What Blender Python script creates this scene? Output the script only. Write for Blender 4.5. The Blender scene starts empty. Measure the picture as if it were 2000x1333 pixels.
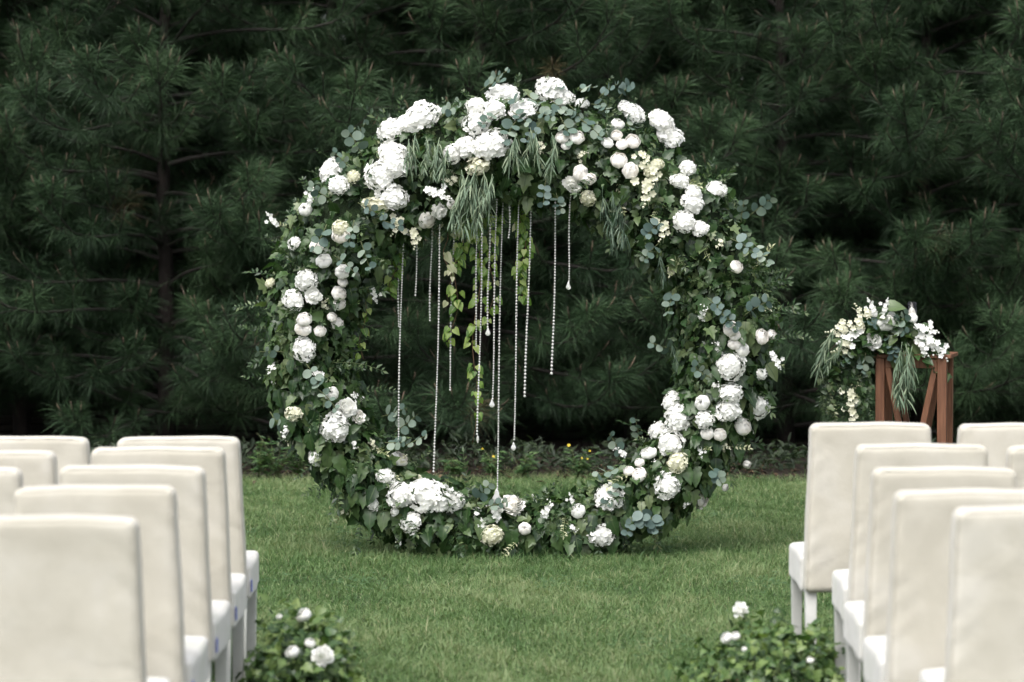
import bpy, bmesh, math, random
import numpy as np
from mathutils import Matrix, Vector

# ------------------------------------------------------------------ camera, light, exposure
scene = bpy.context.scene
COL = scene.collection
R = math.radians
FPX, HOR, CAMH = 5150.0, 480.0, 1.65          # focal length in photo pixels, horizon row, eye height
PITCH = math.atan((666.5 - HOR) / FPX)

cam_d = bpy.data.cameras.new('camera')
cam = bpy.data.objects.new('camera', cam_d)
COL.objects.link(cam)
cam.location = (0, 0, CAMH)
cam.rotation_euler = (math.pi / 2 - PITCH, 0, 0)
cam_d.sensor_width = 36.0
cam_d.lens = FPX / 2000 * 36.0
cam_d.clip_end = 500
cam_d.dof.use_dof = True
cam_d.dof.focus_distance = 13.7
cam_d.dof.aperture_fstop = 2.9
scene.camera = cam

SUN_EL, SUN_AZ = 58.0, 202.0                  # azimuth: 0 = +Y, clockwise; the sun stands behind the camera
world = bpy.data.worlds.new('World')
scene.world = world
world.use_nodes = True
nt = world.node_tree
nt.nodes.clear()
wo = nt.nodes.new('ShaderNodeOutputWorld')
bg = nt.nodes.new('ShaderNodeBackground')
sky = nt.nodes.new('ShaderNodeTexSky')
sky.sky_type = 'NISHITA'
sky.sun_disc = False
sky.sun_elevation = R(SUN_EL)
sky.sun_rotation = R(SUN_AZ)
sky.air_density = 1.0
sky.dust_density = 4.0
hs = nt.nodes.new('ShaderNodeHueSaturation')
hs.inputs['Saturation'].default_value = 0.3
nt.links.new(sky.outputs[0], hs.inputs['Color'])
nt.links.new(hs.outputs[0], bg.inputs[0])
nt.links.new(bg.outputs[0], wo.inputs[0])
bg.inputs[1].default_value = 0.15

sd = bpy.data.lights.new('sun', 'SUN')
sd.energy = 1.5
sd.angle = R(50)
sd.color = (1.0, 0.97, 0.92)
sun = bpy.data.objects.new('sun', sd)
COL.objects.link(sun)
sdir = Vector((math.sin(R(SUN_AZ)) * math.cos(R(SUN_EL)), math.cos(R(SUN_AZ)) * math.cos(R(SUN_EL)), math.sin(R(SUN_EL))))
sun.rotation_euler = sdir.to_track_quat('Z', 'Y').to_euler()
sun.location = sdir * 60

scene.view_settings.view_transform = 'Standard'
scene.view_settings.look = 'None'
scene.view_settings.gamma = 1
scene.view_settings.exposure = 0.95
scene.view_settings.use_curve_mapping = False
try:
    scene.cycles.max_bounces = 6
    scene.cycles.diffuse_bounces = 4
    scene.cycles.glossy_bounces = 2
    scene.cycles.transmission_bounces = 5
    scene.cycles.use_adaptive_sampling = True
    scene.cycles.adaptive_threshold = 0.04
    scene.cycles.transparent_max_bounces = 8
except Exception:
    pass

rng = np.random.default_rng(11)
rnd = random.Random(5)
CP, SP = math.cos(PITCH), math.sin(PITCH)


def at(px, py, y):
    """world point at depth y that the photo shows at pixel px, py"""
    dx = (px - 1000.0) / FPX
    u = (666.5 - py) / FPX
    dy = CP + u * SP
    dz = -SP + u * CP
    k = y / dy
    return np.array((dx * k, y, CAMH + dz * k))


# ------------------------------------------------------------------ mesh helpers
def norm(a):
    a = np.asarray(a, float)
    return a / np.maximum(np.linalg.norm(a, axis=-1, keepdims=True), 1e-9)


class G:
    """collects vertices and faces; build() links them as one mesh object"""
    def __init__(self):
        self.v, self.f, self.a, self.n = [], [], [], 0

    def add(self, V, F, attr=None):
        V = np.asarray(V, np.float32).reshape(-1, 3)
        if attr is None:
            attr = np.ones(len(V), np.float32)
        for f in (F if isinstance(F, list) else [F]):
            self.f.append(np.asarray(f, np.int64) + self.n)
        self.v.append(V)
        self.a.append(np.broadcast_to(np.asarray(attr, np.float32), (len(V),)))
        self.n += len(V)
        return self

    def mesh(self, name, mat, smooth=True):
        me = bpy.data.meshes.new(name)
        V = np.concatenate(self.v)
        me.vertices.add(len(V))
        me.vertices.foreach_set('co', V.ravel())
        tot = np.concatenate([np.full(len(f), f.shape[1], np.int32) for f in self.f])
        idx = np.concatenate([f.ravel() for f in self.f]).astype(np.int32)
        st = np.concatenate(([0], np.cumsum(tot)[:-1])).astype(np.int32)
        me.loops.add(len(idx))
        me.loops.foreach_set('vertex_index', idx)
        me.polygons.add(len(tot))
        me.polygons.foreach_set('loop_start', st)
        me.polygons.foreach_set('loop_total', tot)
        me.polygons.foreach_set('use_smooth', np.full(len(tot), smooth, bool))
        at_ = me.attributes.new('tint', 'FLOAT', 'POINT')
        at_.data.foreach_set('value', np.concatenate(self.a))
        me.update(calc_edges=True)
        me.materials.append(mat)
        return me

    def build(self, name, mat, parent=None, smooth=True):
        return link(name, self.mesh(name, mat, smooth), parent)


def link(name, me, parent=None, mw=None, kind=None):
    o = bpy.data.objects.new(name, me)
    COL.objects.link(o)
    if parent is not None:
        o.parent = parent
    if mw is not None:
        o.matrix_basis = mw
    if kind:
        o['kind'] = kind
    return o


def thing(name, loc, label, cat, group=None, rz=0.0):
    o = bpy.data.objects.new(name, None)
    COL.objects.link(o)
    o.location = loc
    o.rotation_euler = (0, 0, rz)
    o['label'] = label
    o['category'] = cat
    if group:
        o['group'] = group
    return o


def tag(o, label, cat, group=None):
    o['label'] = label
    o['category'] = cat
    if group:
        o['group'] = group
    return o


def mat4(x, y, z, t, s=1.0):
    return Matrix(((x[0] * s, y[0] * s, z[0] * s, t[0]), (x[1] * s, y[1] * s, z[1] * s, t[1]),
                   (x[2] * s, y[2] * s, z[2] * s, t[2]), (0, 0, 0, 1)))


def frames(tip, nrm):
    """leaf frames: y along tip, z near nrm; returns x, y, z"""
    y = norm(tip)
    z = np.asarray(nrm, float)
    z = z - (z * y).sum(-1, keepdims=True) * y
    bad = np.linalg.norm(z, axis=-1) < 1e-3
    if np.any(bad):
        z = np.where(bad[..., None], np.cross(y, np.array((0.31, 0.52, 0.8))), z)
    z = norm(z)
    return np.cross(y, z), y, z


def stamp(g, tpl, pos, tip, nrm, size, wide=1.0, jit=0.0):
    """stamps a leaf template at many places into builder g"""
    V, F, A = tpl
    pos = np.asarray(pos, float).reshape(-1, 3)
    n = len(pos)
    if n == 0:
        return
    tip = np.broadcast_to(tip, (n, 3))
    nrm = np.broadcast_to(nrm, (n, 3))
    size = np.broadcast_to(size, (n,))
    wide = np.broadcast_to(wide, (n,))
    x, y, z = frames(tip, nrm)
    L = V[None, :, :] * size[:, None, None]
    P = (L[:, :, 0:1] * wide[:, None, None]) * x[:, None, :] + L[:, :, 1:2] * y[:, None, :] + L[:, :, 2:3] * z[:, None, :] + pos[:, None, :]
    m = len(V)
    off = (np.arange(n) * m)[:, None, None]
    Fs = [(f[None] + off).reshape(-1, f.shape[1]) for f in (F if isinstance(F, list) else [F])]
    g.add(P.reshape(-1, 3), Fs, np.tile(A, n))


def tube(g, pts, rad, n=6, attr=1.0, cap=True):
    pts = np.asarray(pts, float)
    k = len(pts)
    rad = np.broadcast_to(rad, (k,))
    t = np.gradient(pts, axis=0)
    t = norm(t)
    ref = np.array((0.0, 0.0, 1.0)) if abs(t[0][2]) < 0.9 else np.array((1.0, 0, 0))
    x = norm(np.cross(t, ref))
    y = np.cross(t, x)
    a = np.linspace(0, 2 * math.pi, n, endpoint=False)
    ring = np.cos(a)[None, :, None] * x[:, None, :] + np.sin(a)[None, :, None] * y[:, None, :]
    V = (pts[:, None, :] + ring * rad[:, None, None]).reshape(-1, 3)
    i = np.arange(k - 1)[:, None] * n
    j = np.arange(n)[None, :]
    j2 = (j + 1) % n
    F = np.stack((i + j, i + j2, i + n + j2, i + n + j), -1).reshape(-1, 4)
    fs = [F]
    if cap:
        e = len(V)
        V = np.concatenate((V, pts[:1], pts[-1:]))
        jj = np.arange(n)
        fs.append(np.stack((np.full(n, e), (jj + 1) % n, jj), -1))
        b = (k - 1) * n
        fs.append(np.stack((np.full(n, e + 1), b + jj, b + (jj + 1) % n), -1))
    g.add(V, fs, attr)


def box_v(c, s):
    c = np.asarray(c, float)
    s = np.asarray(s, float) / 2
    V = np.array([(x, y, z) for x in (-1, 1) for y in (-1, 1) for z in (-1, 1)], float) * s + c
    F = np.array([(0, 1, 3, 2), (4, 6, 7, 5), (0, 4, 5, 1), (2, 3, 7, 6), (0, 2, 6, 4), (1, 5, 7, 3)])
    return V, F


def bevel_mesh(name, V, F, mat, w=0.004, seg=2, smooth=False):
    bm = bmesh.new()
    vs = [bm.verts.new(v) for v in V]
    for f in F:
        bm.faces.new([vs[i] for i in f])
    bmesh.ops.recalc_face_normals(bm, faces=bm.faces)
    bmesh.ops.bevel(bm, geom=list(bm.edges), offset=w, segments=seg, profile=0.6, affect='EDGES')
    me = bpy.data.meshes.new(name)
    bm.to_mesh(me)
    bm.free()
    for p in me.polygons:
        p.use_smooth = smooth
    me.materials.append(mat)
    return me


def bar(p0, p1, w, d, up=(0, 1, 0)):
    """square bar from p0 to p1"""
    p0, p1 = np.asarray(p0, float), np.asarray(p1, float)
    t = norm(p1 - p0)
    x = norm(np.cross(t, up))
    y = np.cross(x, t)
    V = [p + sx * x * w / 2 + sy * y * d / 2 for p in (p0, p1) for sx, sy in ((-1, -1), (1, -1), (1, 1), (-1, 1))]
    F = [(0, 1, 2, 3), (7, 6, 5, 4), (0, 4, 5, 1), (1, 5, 6, 2), (2, 6, 7, 3), (3, 7, 4, 0)]
    return V, F


def rounded_box(h, r, inner=8, rs=5, deform=None):
    """closed rounded box: half sizes h, corner radius r"""
    axes = []
    for k in range(3):
        a = np.linspace(0, math.pi / 2, rs + 1)
        e = r * np.tan(a / 2)[:-1] / math.tan(math.pi / 4)
        lo = -h[k] + r - r * np.sin(np.linspace(math.pi / 2, 0, rs + 1))[:-1]
        mid = np.linspace(-h[k] + r, h[k] - r, inner + 1)
        axes.append(np.concatenate((lo, mid, -lo[::-1])))
    bm = bmesh.new()
    hv = np.asarray(h, float)
    for k in range(3):
        a, b = [i for i in range(3) if i != k]
        for sgn in (-1, 1):
            A, B = np.meshgrid(axes[a], axes[b], indexing='ij')
            P = np.zeros(A.shape + (3,))
            P[..., a], P[..., b], P[..., k] = A, B, sgn * h[k]
            inn = np.clip(P, -hv + r, hv - r)
            Q = inn + norm(P - inn) * r
            vs = [[bm.verts.new(Q[i, j]) for j in range(Q.shape[1])] for i in range(Q.shape[0])]
            for i in range(Q.shape[0] - 1):
                for j in range(Q.shape[1] - 1):
                    bm.faces.new((vs[i][j], vs[i + 1][j], vs[i + 1][j + 1], vs[i][j + 1]))
    bmesh.ops.remove_doubles(bm, verts=bm.verts, dist=1e-5)
    bmesh.ops.recalc_face_normals(bm, faces=bm.faces)
    if deform:
        for v in bm.verts:
            v.co = deform(v.co)
    return bm


def bm_mesh(bm, name, mat, smooth=True):
    me = bpy.data.meshes.new(name)
    bm.to_mesh(me)
    bm.free()
    for p in me.polygons:
        p.use_smooth = smooth
    me.materials.append(mat)
    return me


# ------------------------------------------------------------------ materials
def new_mat(name):
    m = bpy.data.materials.new(name)
    m.use_nodes = True
    t = m.node_tree
    t.nodes.clear()
    out = t.nodes.new('ShaderNodeOutputMaterial')
    p = t.nodes.new('ShaderNodeBsdfPrincipled')
    t.links.new(p.outputs[0], out.inputs[0])
    return m, t, p, out


def ramp(t, cols):
    r = t.nodes.new('ShaderNodeValToRGB')
    e = r.color_ramp.elements
    while len(e) < len(cols):
        e.new(0.5)
    for i, c in enumerate(cols):
        e[i].position = c[0]
        e[i].color = (*c[1], 1)
    return r


def leaf_mat(name, cols, rough=0.4, spec=0.5, trans=0.25, vein=None, tcol=None, use_tint=False):
    m, t, p, out = new_mat(name)
    if use_tint:
        src = t.nodes.new('ShaderNodeAttribute')
        src.attribute_name = 'tint'
        val = src.outputs['Fac']
    else:
        oi = t.nodes.new('ShaderNodeObjectInfo')
        ge = t.nodes.new('ShaderNodeNewGeometry')
        ad = t.nodes.new('ShaderNodeMath')
        ad.operation = 'ADD'
        fr = t.nodes.new('ShaderNodeMath')
        fr.operation = 'FRACT'
        t.links.new(oi.outputs['Random'], ad.inputs[0])
        t.links.new(ge.outputs['Random Per Island'], ad.inputs[1])
        t.links.new(ad.outputs[0], fr.inputs[0])
        val = fr.outputs[0]
    n = len(cols)
    rp = ramp(t, [(i / max(1, n - 1), c) for i, c in enumerate(cols)])
    t.links.new(val, rp.inputs[0])
    col = rp.outputs[0]
    if vein is not None:
        an = t.nodes.new('ShaderNodeAttribute')
        an.attribute_name = 'tint'
        vr = ramp(t, [(0.0, (1, 1, 1)), (0.13, (0, 0, 0))])
        t.links.new(an.outputs['Fac'], vr.inputs[0])
        mx = t.nodes.new('ShaderNodeMixRGB')
        mx.inputs[2].default_value = (*vein, 1)
        t.links.new(vr.outputs[0], mx.inputs[0])
        t.links.new(col, mx.inputs[1])
        col = mx.outputs[0]
    t.links.new(col, p.inputs['Base Color'])
    p.inputs['Roughness'].default_value = rough
    p.inputs['Specular IOR Level'].default_value = spec
    if trans > 0:
        tr = t.nodes.new('ShaderNodeBsdfTranslucent')
        g = t.nodes.new('ShaderNodeMixRGB')
        g.blend_type = 'MULTIPLY'
        g.inputs[0].default_value = 1
        g.inputs[2].default_value = (*(tcol or (1.1, 1.3, 0.6)), 1)
        t.links.new(col, g.inputs[1])
        t.links.new(g.outputs[0], tr.inputs[0])
        ms = t.nodes.new('ShaderNodeMixShader')
        ms.inputs[0].default_value = trans
        t.links.new(p.outputs[0], ms.inputs[1])
        t.links.new(tr.outputs[0], ms.inputs[2])
        t.links.new(ms.outputs[0], out.inputs[0])
    return m


def noise_mat(name, c1, c2, scale=8, rough=0.7, bump=0.0, bscale=None, detail=6, stretch=(1, 1, 1), spec=0.3, coord='Object', lo=0.35, hi=0.65, bdist=0.01):
    m, t, p, out = new_mat(name)
    tc = t.nodes.new('ShaderNodeTexCoord')
    mp = t.nodes.new('ShaderNodeMapping')
    mp.inputs['Scale'].default_value = stretch
    t.links.new(tc.outputs[coord], mp.inputs[0])
    nz = t.nodes.new('ShaderNodeTexNoise')
    nz.inputs['Scale'].default_value = scale
    nz.inputs['Detail'].default_value = detail
    t.links.new(mp.outputs[0], nz.inputs['Vector'])
    rp = ramp(t, [(lo, c1), (hi, c2)])
    t.links.new(nz.outputs['Fac'], rp.inputs[0])
    t.links.new(rp.outputs[0], p.inputs['Base Color'])
    p.inputs['Roughness'].default_value = rough
    p.inputs['Specular IOR Level'].default_value = spec
    if bump:
        nb = t.nodes.new('ShaderNodeTexNoise')
        nb.inputs['Scale'].default_value = bscale or scale * 4
        nb.inputs['Detail'].default_value = 5
        t.links.new(mp.outputs[0], nb.inputs['Vector'])
        b = t.nodes.new('ShaderNodeBump')
        b.inputs['Strength'].default_value = bump
        b.inputs['Distance'].default_value = bdist
        t.links.new(nb.outputs['Fac'], b.inputs['Height'])
        t.links.new(b.outputs[0], p.inputs['Normal'])
    return m


def fabric_mat(name, c1, c2, stain):
    m, t, p, out = new_mat(name)
    tc = t.nodes.new('ShaderNodeTexCoord')
    oi = t.nodes.new('ShaderNodeObjectInfo')
    va = t.nodes.new('ShaderNodeVectorMath')
    va.operation = 'SCALE'
    va.inputs[0].default_value = (17, 9, 23)
    t.links.new(oi.outputs['Random'], va.inputs['Scale'])
    vs = t.nodes.new('ShaderNodeVectorMath')
    t.links.new(tc.outputs['Object'], vs.inputs[0])
    t.links.new(va.outputs[0], vs.inputs[1])
    n1 = t.nodes.new('ShaderNodeTexNoise')
    n1.inputs['Scale'].default_value = 5
    n1.inputs['Detail'].default_value = 7
    n1.inputs['Distortion'].default_value = 0.25
    t.links.new(vs.outputs[0], n1.inputs['Vector'])
    rp = ramp(t, [(0.36, c1), (0.52, c2), (0.68, stain)])
    t.links.new(n1.outputs['Fac'], rp.inputs[0])
    n2 = t.nodes.new('ShaderNodeTexNoise')
    n2.inputs['Scale'].default_value = 420
    n2.inputs['Detail'].default_value = 2
    t.links.new(vs.outputs[0], n2.inputs['Vector'])
    mx = t.nodes.new('ShaderNodeMixRGB')
    mx.blend_type = 'OVERLAY'
    mx.inputs[0].default_value = 0.12
    t.links.new(rp.outputs[0], mx.inputs[1])
    t.links.new(n2.outputs['Fac'], mx.inputs[2])
    t.links.new(mx.outputs[0], p.inputs['Base Color'])
    p.inputs['Roughness'].default_value = 0.9
    p.inputs['Specular IOR Level'].default_value = 0.15
    p.inputs['Sheen Weight'].default_value = 0.25
    n3 = t.nodes.new('ShaderNodeTexNoise')
    n3.inputs['Scale'].default_value = 9
    n3.inputs['Detail'].default_value = 4
    n3.inputs['Distortion'].default_value = 0.6
    t.links.new(vs.outputs[0], n3.inputs['Vector'])
    b1 = t.nodes.new('ShaderNodeBump')
    b1.inputs['Strength'].default_value = 0.2
    b1.inputs['Distance'].default_value = 0.02
    t.links.new(n3.outputs['Fac'], b1.inputs['Height'])
    b2 = t.nodes.new('ShaderNodeBump')
    b2.inputs['Strength'].default_value = 0.3
    b2.inputs['Distance'].default_value = 0.001
    t.links.new(n2.outputs['Fac'], b2.inputs['Height'])
    t.links.new(b1.outputs[0], b2.inputs['Normal'])
    t.links.new(b2.outputs[0], p.inputs['Normal'])
    return m


M = {}
M['ivy'] = leaf_mat('ivy_leaf', [(.013, .034, .012), (.025, .060, .018), (.042, .088, .027), (.075, .13, .045), (.15, .19, .09)], rough=.36, spec=.45, vein=(.07, .11, .045))
M['fine'] = leaf_mat('fine_leaf', [(.014, .034, .014), (.026, .058, .02), (.048, .09, .032), (.11, .15, .065)], rough=.45)
M['filling'] = leaf_mat('filling_leaf', [(.030, .062, .022), (.055, .10, .036), (.085, .13, .06), (.13, .18, .10)], rough=.5)
M['euca'] = leaf_mat('eucalyptus_leaf', [(.06, .10, .085), (.10, .15, .12), (.16, .21, .165), (.25, .30, .24)], rough=.6, spec=.3, trans=.12, tcol=(1, 1.1, .8))
M['euca_blue'] = leaf_mat('blue_eucalyptus_leaf', [(.055, .092, .083), (.085, .132, .118), (.14, .19, .172)], rough=.6, spec=.3, trans=.1, tcol=(1, 1.1, .9))
M['willow'] = leaf_mat('narrow_leaf', [(.09, .14, .09), (.14, .20, .13), (.23, .28, .18)], rough=.55, spec=.3, trans=.15, tcol=(1, 1.1, .7))
M['willow_dark'] = leaf_mat('dark_narrow_leaf', [(.03, .06, .038), (.055, .09, .058), (.10, .14, .09)], rough=.5, spec=.35, trans=.15, tcol=(1, 1.1, .7))
M['vine'] = leaf_mat('vine_leaf', [(.05, .12, .016), (.10, .20, .030), (.19, .29, .055), (.32, .39, .13)], rough=.42, trans=.4, vein=(.25, .32, .12))
M['varieg'] = leaf_mat('variegated_leaf', [(.25, .29, .14), (.38, .40, .24), (.52, .52, .36)], rough=.5, trans=.2, vein=(.25, .32, .12))
M['planter_leaf'] = leaf_mat('planter_leaf', [(.018, .045, .016), (.045, .10, .028), (.10, .17, .048), (.21, .28, .09)], rough=.4, vein=(.16, .22, .08))
M['needle'] = leaf_mat('pine_needle', [(.009, .022, .010), (.022, .047, .020), (.056, .101, .043), (.07, .045, .022)], rough=.55, spec=.22, trans=0, use_tint=True)
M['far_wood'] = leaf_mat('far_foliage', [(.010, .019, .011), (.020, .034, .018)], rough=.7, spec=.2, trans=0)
M['grass'] = leaf_mat('grass_blade', [(.037, .088, .029), (.074, .144, .048), (.126, .205, .075), (.205, .272, .127), (.36, .345, .21)], rough=.5, spec=.3, trans=.25, use_tint=True)
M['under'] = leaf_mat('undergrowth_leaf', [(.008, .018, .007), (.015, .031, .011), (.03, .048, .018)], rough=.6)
M['clover'] = leaf_mat('clover_leaf', [(.03, .085, .03), (.06, .13, .05), (.10, .18, .08)], rough=.6)
M['weed'] = leaf_mat('weed_leaf', [(.03, .07, .03), (.06, .12, .04), (.10, .17, .06)], rough=.5)
M['litter'] = leaf_mat('dry_litter', [(.06, .035, .02), (.11, .065, .035), (.18, .12, .065)], rough=.8, trans=0)
M['white'] = leaf_mat('white_petal', [(.90, .90, .86), (.92, .92, .90), (.93, .93, .92)], rough=.6, spec=.2, trans=.3, tcol=(1, 1, .97))
M['cream'] = leaf_mat('cream_petal', [(.91, .88, .83), (.93, .91, .88), (.94, .93, .91)], rough=.6, spec=.2, trans=.15, tcol=(1, .98, .9))
M['ivory'] = leaf_mat('ivory_petal', [(.66, .66, .50), (.74, .73, .58), (.80, .79, .66)], rough=.6, spec=.2, trans=.25, tcol=(1, 1, .85))
M['yellow'] = leaf_mat('yellow_petal', [(.75, .55, .04), (.85, .65, .05)], rough=.5)
M['core'] = noise_mat('moss_core', (.010, .018, .008), (.025, .045, .016), scale=30, bump=.8, rough=.9)
M['stem'] = noise_mat('green_stem', (.07, .09, .04), (.12, .13, .06), scale=30)
M['stem_brown'] = noise_mat('brown_stem', (.09, .055, .035), (.16, .10, .06), scale=30)
M['bark'] = noise_mat('pine_bark', (.010, .008, .007), (.026, .020, .017), scale=14, bump=1.0, rough=.9, stretch=(1, 1, .35), bdist=.02)
M['twig'] = leaf_mat('pine_twig', [(.012, .010, .009), (.03, .024, .019), (.10, .07, .05), (.18, .13, .09)], rough=.8, trans=0, use_tint=True)
M['back_fabric'] = fabric_mat('beige_cover', (.455, .428, .365), (.495, .468, .405), (.54, .515, .46))
M['seat_fabric'] = fabric_mat('white_cover', (.52, .51, .48), (.58, .57, .545), (.50, .51, .45))
M['leg'] = noise_mat('white_paint', (.52, .52, .50), (.60, .60, .58), scale=12, rough=.45, bump=.05)
M['blue'] = noise_mat('blue_label', (.12, .15, .45), (.16, .2, .5), scale=20)
M['wood'] = noise_mat('red_brown_wood', (.105, .046, .026), (.18, .082, .046), scale=10, rough=.55, bump=.15, stretch=(6, 6, .5))
M['crate'] = noise_mat('pale_wood', (.20, .13, .08), (.34, .24, .15), scale=10, rough=.7, bump=.2, stretch=(.6, 6, 6))
M['fence'] = noise_mat('shade_toned_slat', (.012, .010, .009), (.028, .023, .019), scale=9, rough=.9, bump=.3, stretch=(.4, 4, 4))  # slat colour darkened to stand for the shade under the pines
M['soil'] = noise_mat('bed_soil', (.016, .012, .009), (.040, .029, .022), scale=9, rough=.95, bump=1.0, bscale=60, coord='Object', bdist=.03)
M['lawn'] = noise_mat('lawn_soil', (.022, .040, .012), (.060, .085, .026), scale=5, rough=.95, bump=1.0, bscale=160, coord='Object', bdist=.02)


def glass_mat():
    m, t, p, out = new_mat('cut_crystal')
    p.inputs['Base Color'].default_value = (.95, .95, .93, 1)
    p.inputs['Roughness'].default_value = .06
    p.inputs['IOR'].default_value = 1.6
    p.inputs['Transmission Weight'].default_value = .65
    p.inputs['Metallic'].default_value = .0
    p.inputs['Coat Weight'].default_value = .3
    return m


M['crystal'] = glass_mat()


def clear_glass():
    m, t, p, out = new_mat('clear_glass')
    p.inputs['Base Color'].default_value = (1, 1, 1, 1)
    p.inputs['Roughness'].default_value = .02
    p.inputs['IOR'].default_value = 1.45
    p.inputs['Transmission Weight'].default_value = 1
    return m


M['glass'] = clear_glass()
M['wine'] = noise_mat('pale_wine', (.75, .72, .62), (.85, .83, .75), scale=20, rough=.2)

# ------------------------------------------------------------------ leaf templates: base at 0, tip at +y, face +z; attribute 0 on the midrib, 1 on the rim


def leaf_tpl(half, fold=.22, droop=.22, wave=0.0, ribs=5):
    half = np.array(half, float)
    ys = half[:, 1]
    n = len(half)
    mid = np.stack((np.zeros(n), np.clip(ys, 0, 1), np.zeros(n)), 1)
    def z(x, y, k):
        return abs(x) * fold - droop * y * y + (wave * math.sin(k * 2.3) * (abs(x) > .01))
    V = [(0, m[1], z(0, m[1], 0)) for m in mid]
    A = [0.0] * n
    for s in (1, -1):
        for k, (x, y) in enumerate(half):
            V.append((s * x, y, z(x, y, k + (0 if s > 0 else 1.4))))
            A.append(1.0)
    F = []
    for i in range(n - 1):
        F.append((i, n + i, n + i + 1, i + 1))
        F.append((i, i + 1, 2 * n + i + 1, 2 * n + i))
    return np.array(V), np.array(F), np.array(A, np.float32)


T_IVY = leaf_tpl([(.01, 0), (.20, -.11), (.34, -.05), (.52, .13), (.31, .27), (.47, .54), (.22, .58), (.13, .80), (.005, 1.0)], fold=.28, droop=.25, wave=.04)
T_IVY2 = leaf_tpl([(.01, 0), (.20, .02), (.34, .16), (.28, .30), (.36, .44), (.25, .58), (.24, .70), (.10, .86), (.005, 1.0)], fold=.35, droop=.3, wave=.05)
T_HEART = leaf_tpl([(.01, 0), (.25, -.08), (.42, .12), (.40, .36), (.26, .64), (.005, 1.0)], fold=.3, droop=.25)
T_OVAL = leaf_tpl([(.01, 0), (.26, .10), (.42, .32), (.44, .56), (.30, .86), (.01, 1.0)], fold=.12, droop=.10)
T_LANCE = leaf_tpl([(.005, 0), (.042, .2), (.050, .5), (.034, .8), (.003, 1.0)], fold=.4, droop=.45)
T_LEAFLET = (np.array([(0, 0, 0), (.22, .45, .06), (0, 1, -.12), (-.22, .45, .06)]), np.array([(0, 1, 2), (0, 2, 3)]), np.array([1, 1, 1, 1], np.float32))
LEAF_ME = {}


def leaf_me(key, tpl, mat):
    k = (key, mat)
    if k not in LEAF_ME:
        g = G()
        g.add(*tpl)
        LEAF_ME[k] = g.mesh('leaf_' + key, M[mat], True)
    return LEAF_ME[k]


def leaf_obj(name, key, tpl, mat, parent, pos, tip, nrm, size):
    x, y, z = frames(np.array(tip), np.array(nrm))
    return link(name, leaf_me(key, tpl, mat), parent, mat4(x, y, z, pos, size))


# ------------------------------------------------------------------ flower templates: unit radius, opening towards +z
def fib(n):
    i = np.arange(n) + .5
    ph = np.arccos(1 - 2 * i / n)
    th = math.pi * (1 + 5 ** .5) * i
    return np.stack((np.cos(th) * np.sin(ph), np.sin(th) * np.sin(ph), np.cos(ph)), 1)


def ball(g, r=1.0, squash=1.0, n=12, m=8, attr=1.0):
    u = np.linspace(0, 2 * math.pi, n, endpoint=False)
    w = np.linspace(0, math.pi, m + 1)
    V = np.array([(r * math.sin(b) * math.cos(a), r * math.sin(b) * math.sin(a), r * squash * math.cos(b)) for b in w for a in u])
    i = np.arange(m)[:, None] * n
    j = np.arange(n)[None, :]
    F = np.stack((i + j, i + n + j, i + n + (j + 1) % n, i + (j + 1) % n), -1).reshape(-1, 4)
    g.add(V, F, attr)


PETAL = (np.array([(0, 0, 0), (.38, .32, .05), (.48, .70, .10), (.25, .98, .04), (-.25, .98, .04), (-.48, .70, .10), (-.38, .32, .05), (0, .6, -.02)]),
         np.array([(7, 0, 1), (7, 1, 2), (7, 2, 3), (7, 3, 4), (7, 4, 5), (7, 5, 6), (7, 6, 0)]), np.ones(8, np.float32))


def hydrangea(seed, n=95, fr=.25, low=-.45, lump=.28, mat='white'):
    r = np.random.default_rng(seed)
    g = G()
    d = fib(n)
    d = norm(d + r.normal(0, .07, d.shape))
    d = d[d[:, 2] > low]
    k = len(d)
    lumps = norm(r.normal(0, 1, (4, 3)))
    rad = .78 + lump * np.max(np.clip(d @ lumps.T, 0, 1) ** 3, axis=1) + r.normal(0, .06, k)
    c = d * rad[:, None]
    c[:, 2] *= .9
    nz = norm(d + r.normal(0, .32, d.shape))
    a0 = r.uniform(0, 2 * math.pi, k)
    x, y, z = frames(np.cross(nz, norm(r.normal(0, 1, (k, 3)))), nz)
    for q in range(4):
        a = a0 + q * math.pi / 2
        tip = x * np.cos(a)[:, None] + y * np.sin(a)[:, None] + z * r.uniform(.0, .3, k)[:, None]
        stamp(g, PETAL, c, tip, z, fr * r.uniform(.8, 1.12, k), .92)
    ball(g, .70, .9)
    return g.mesh('hydrangea_bloom', M[mat], True)


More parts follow.
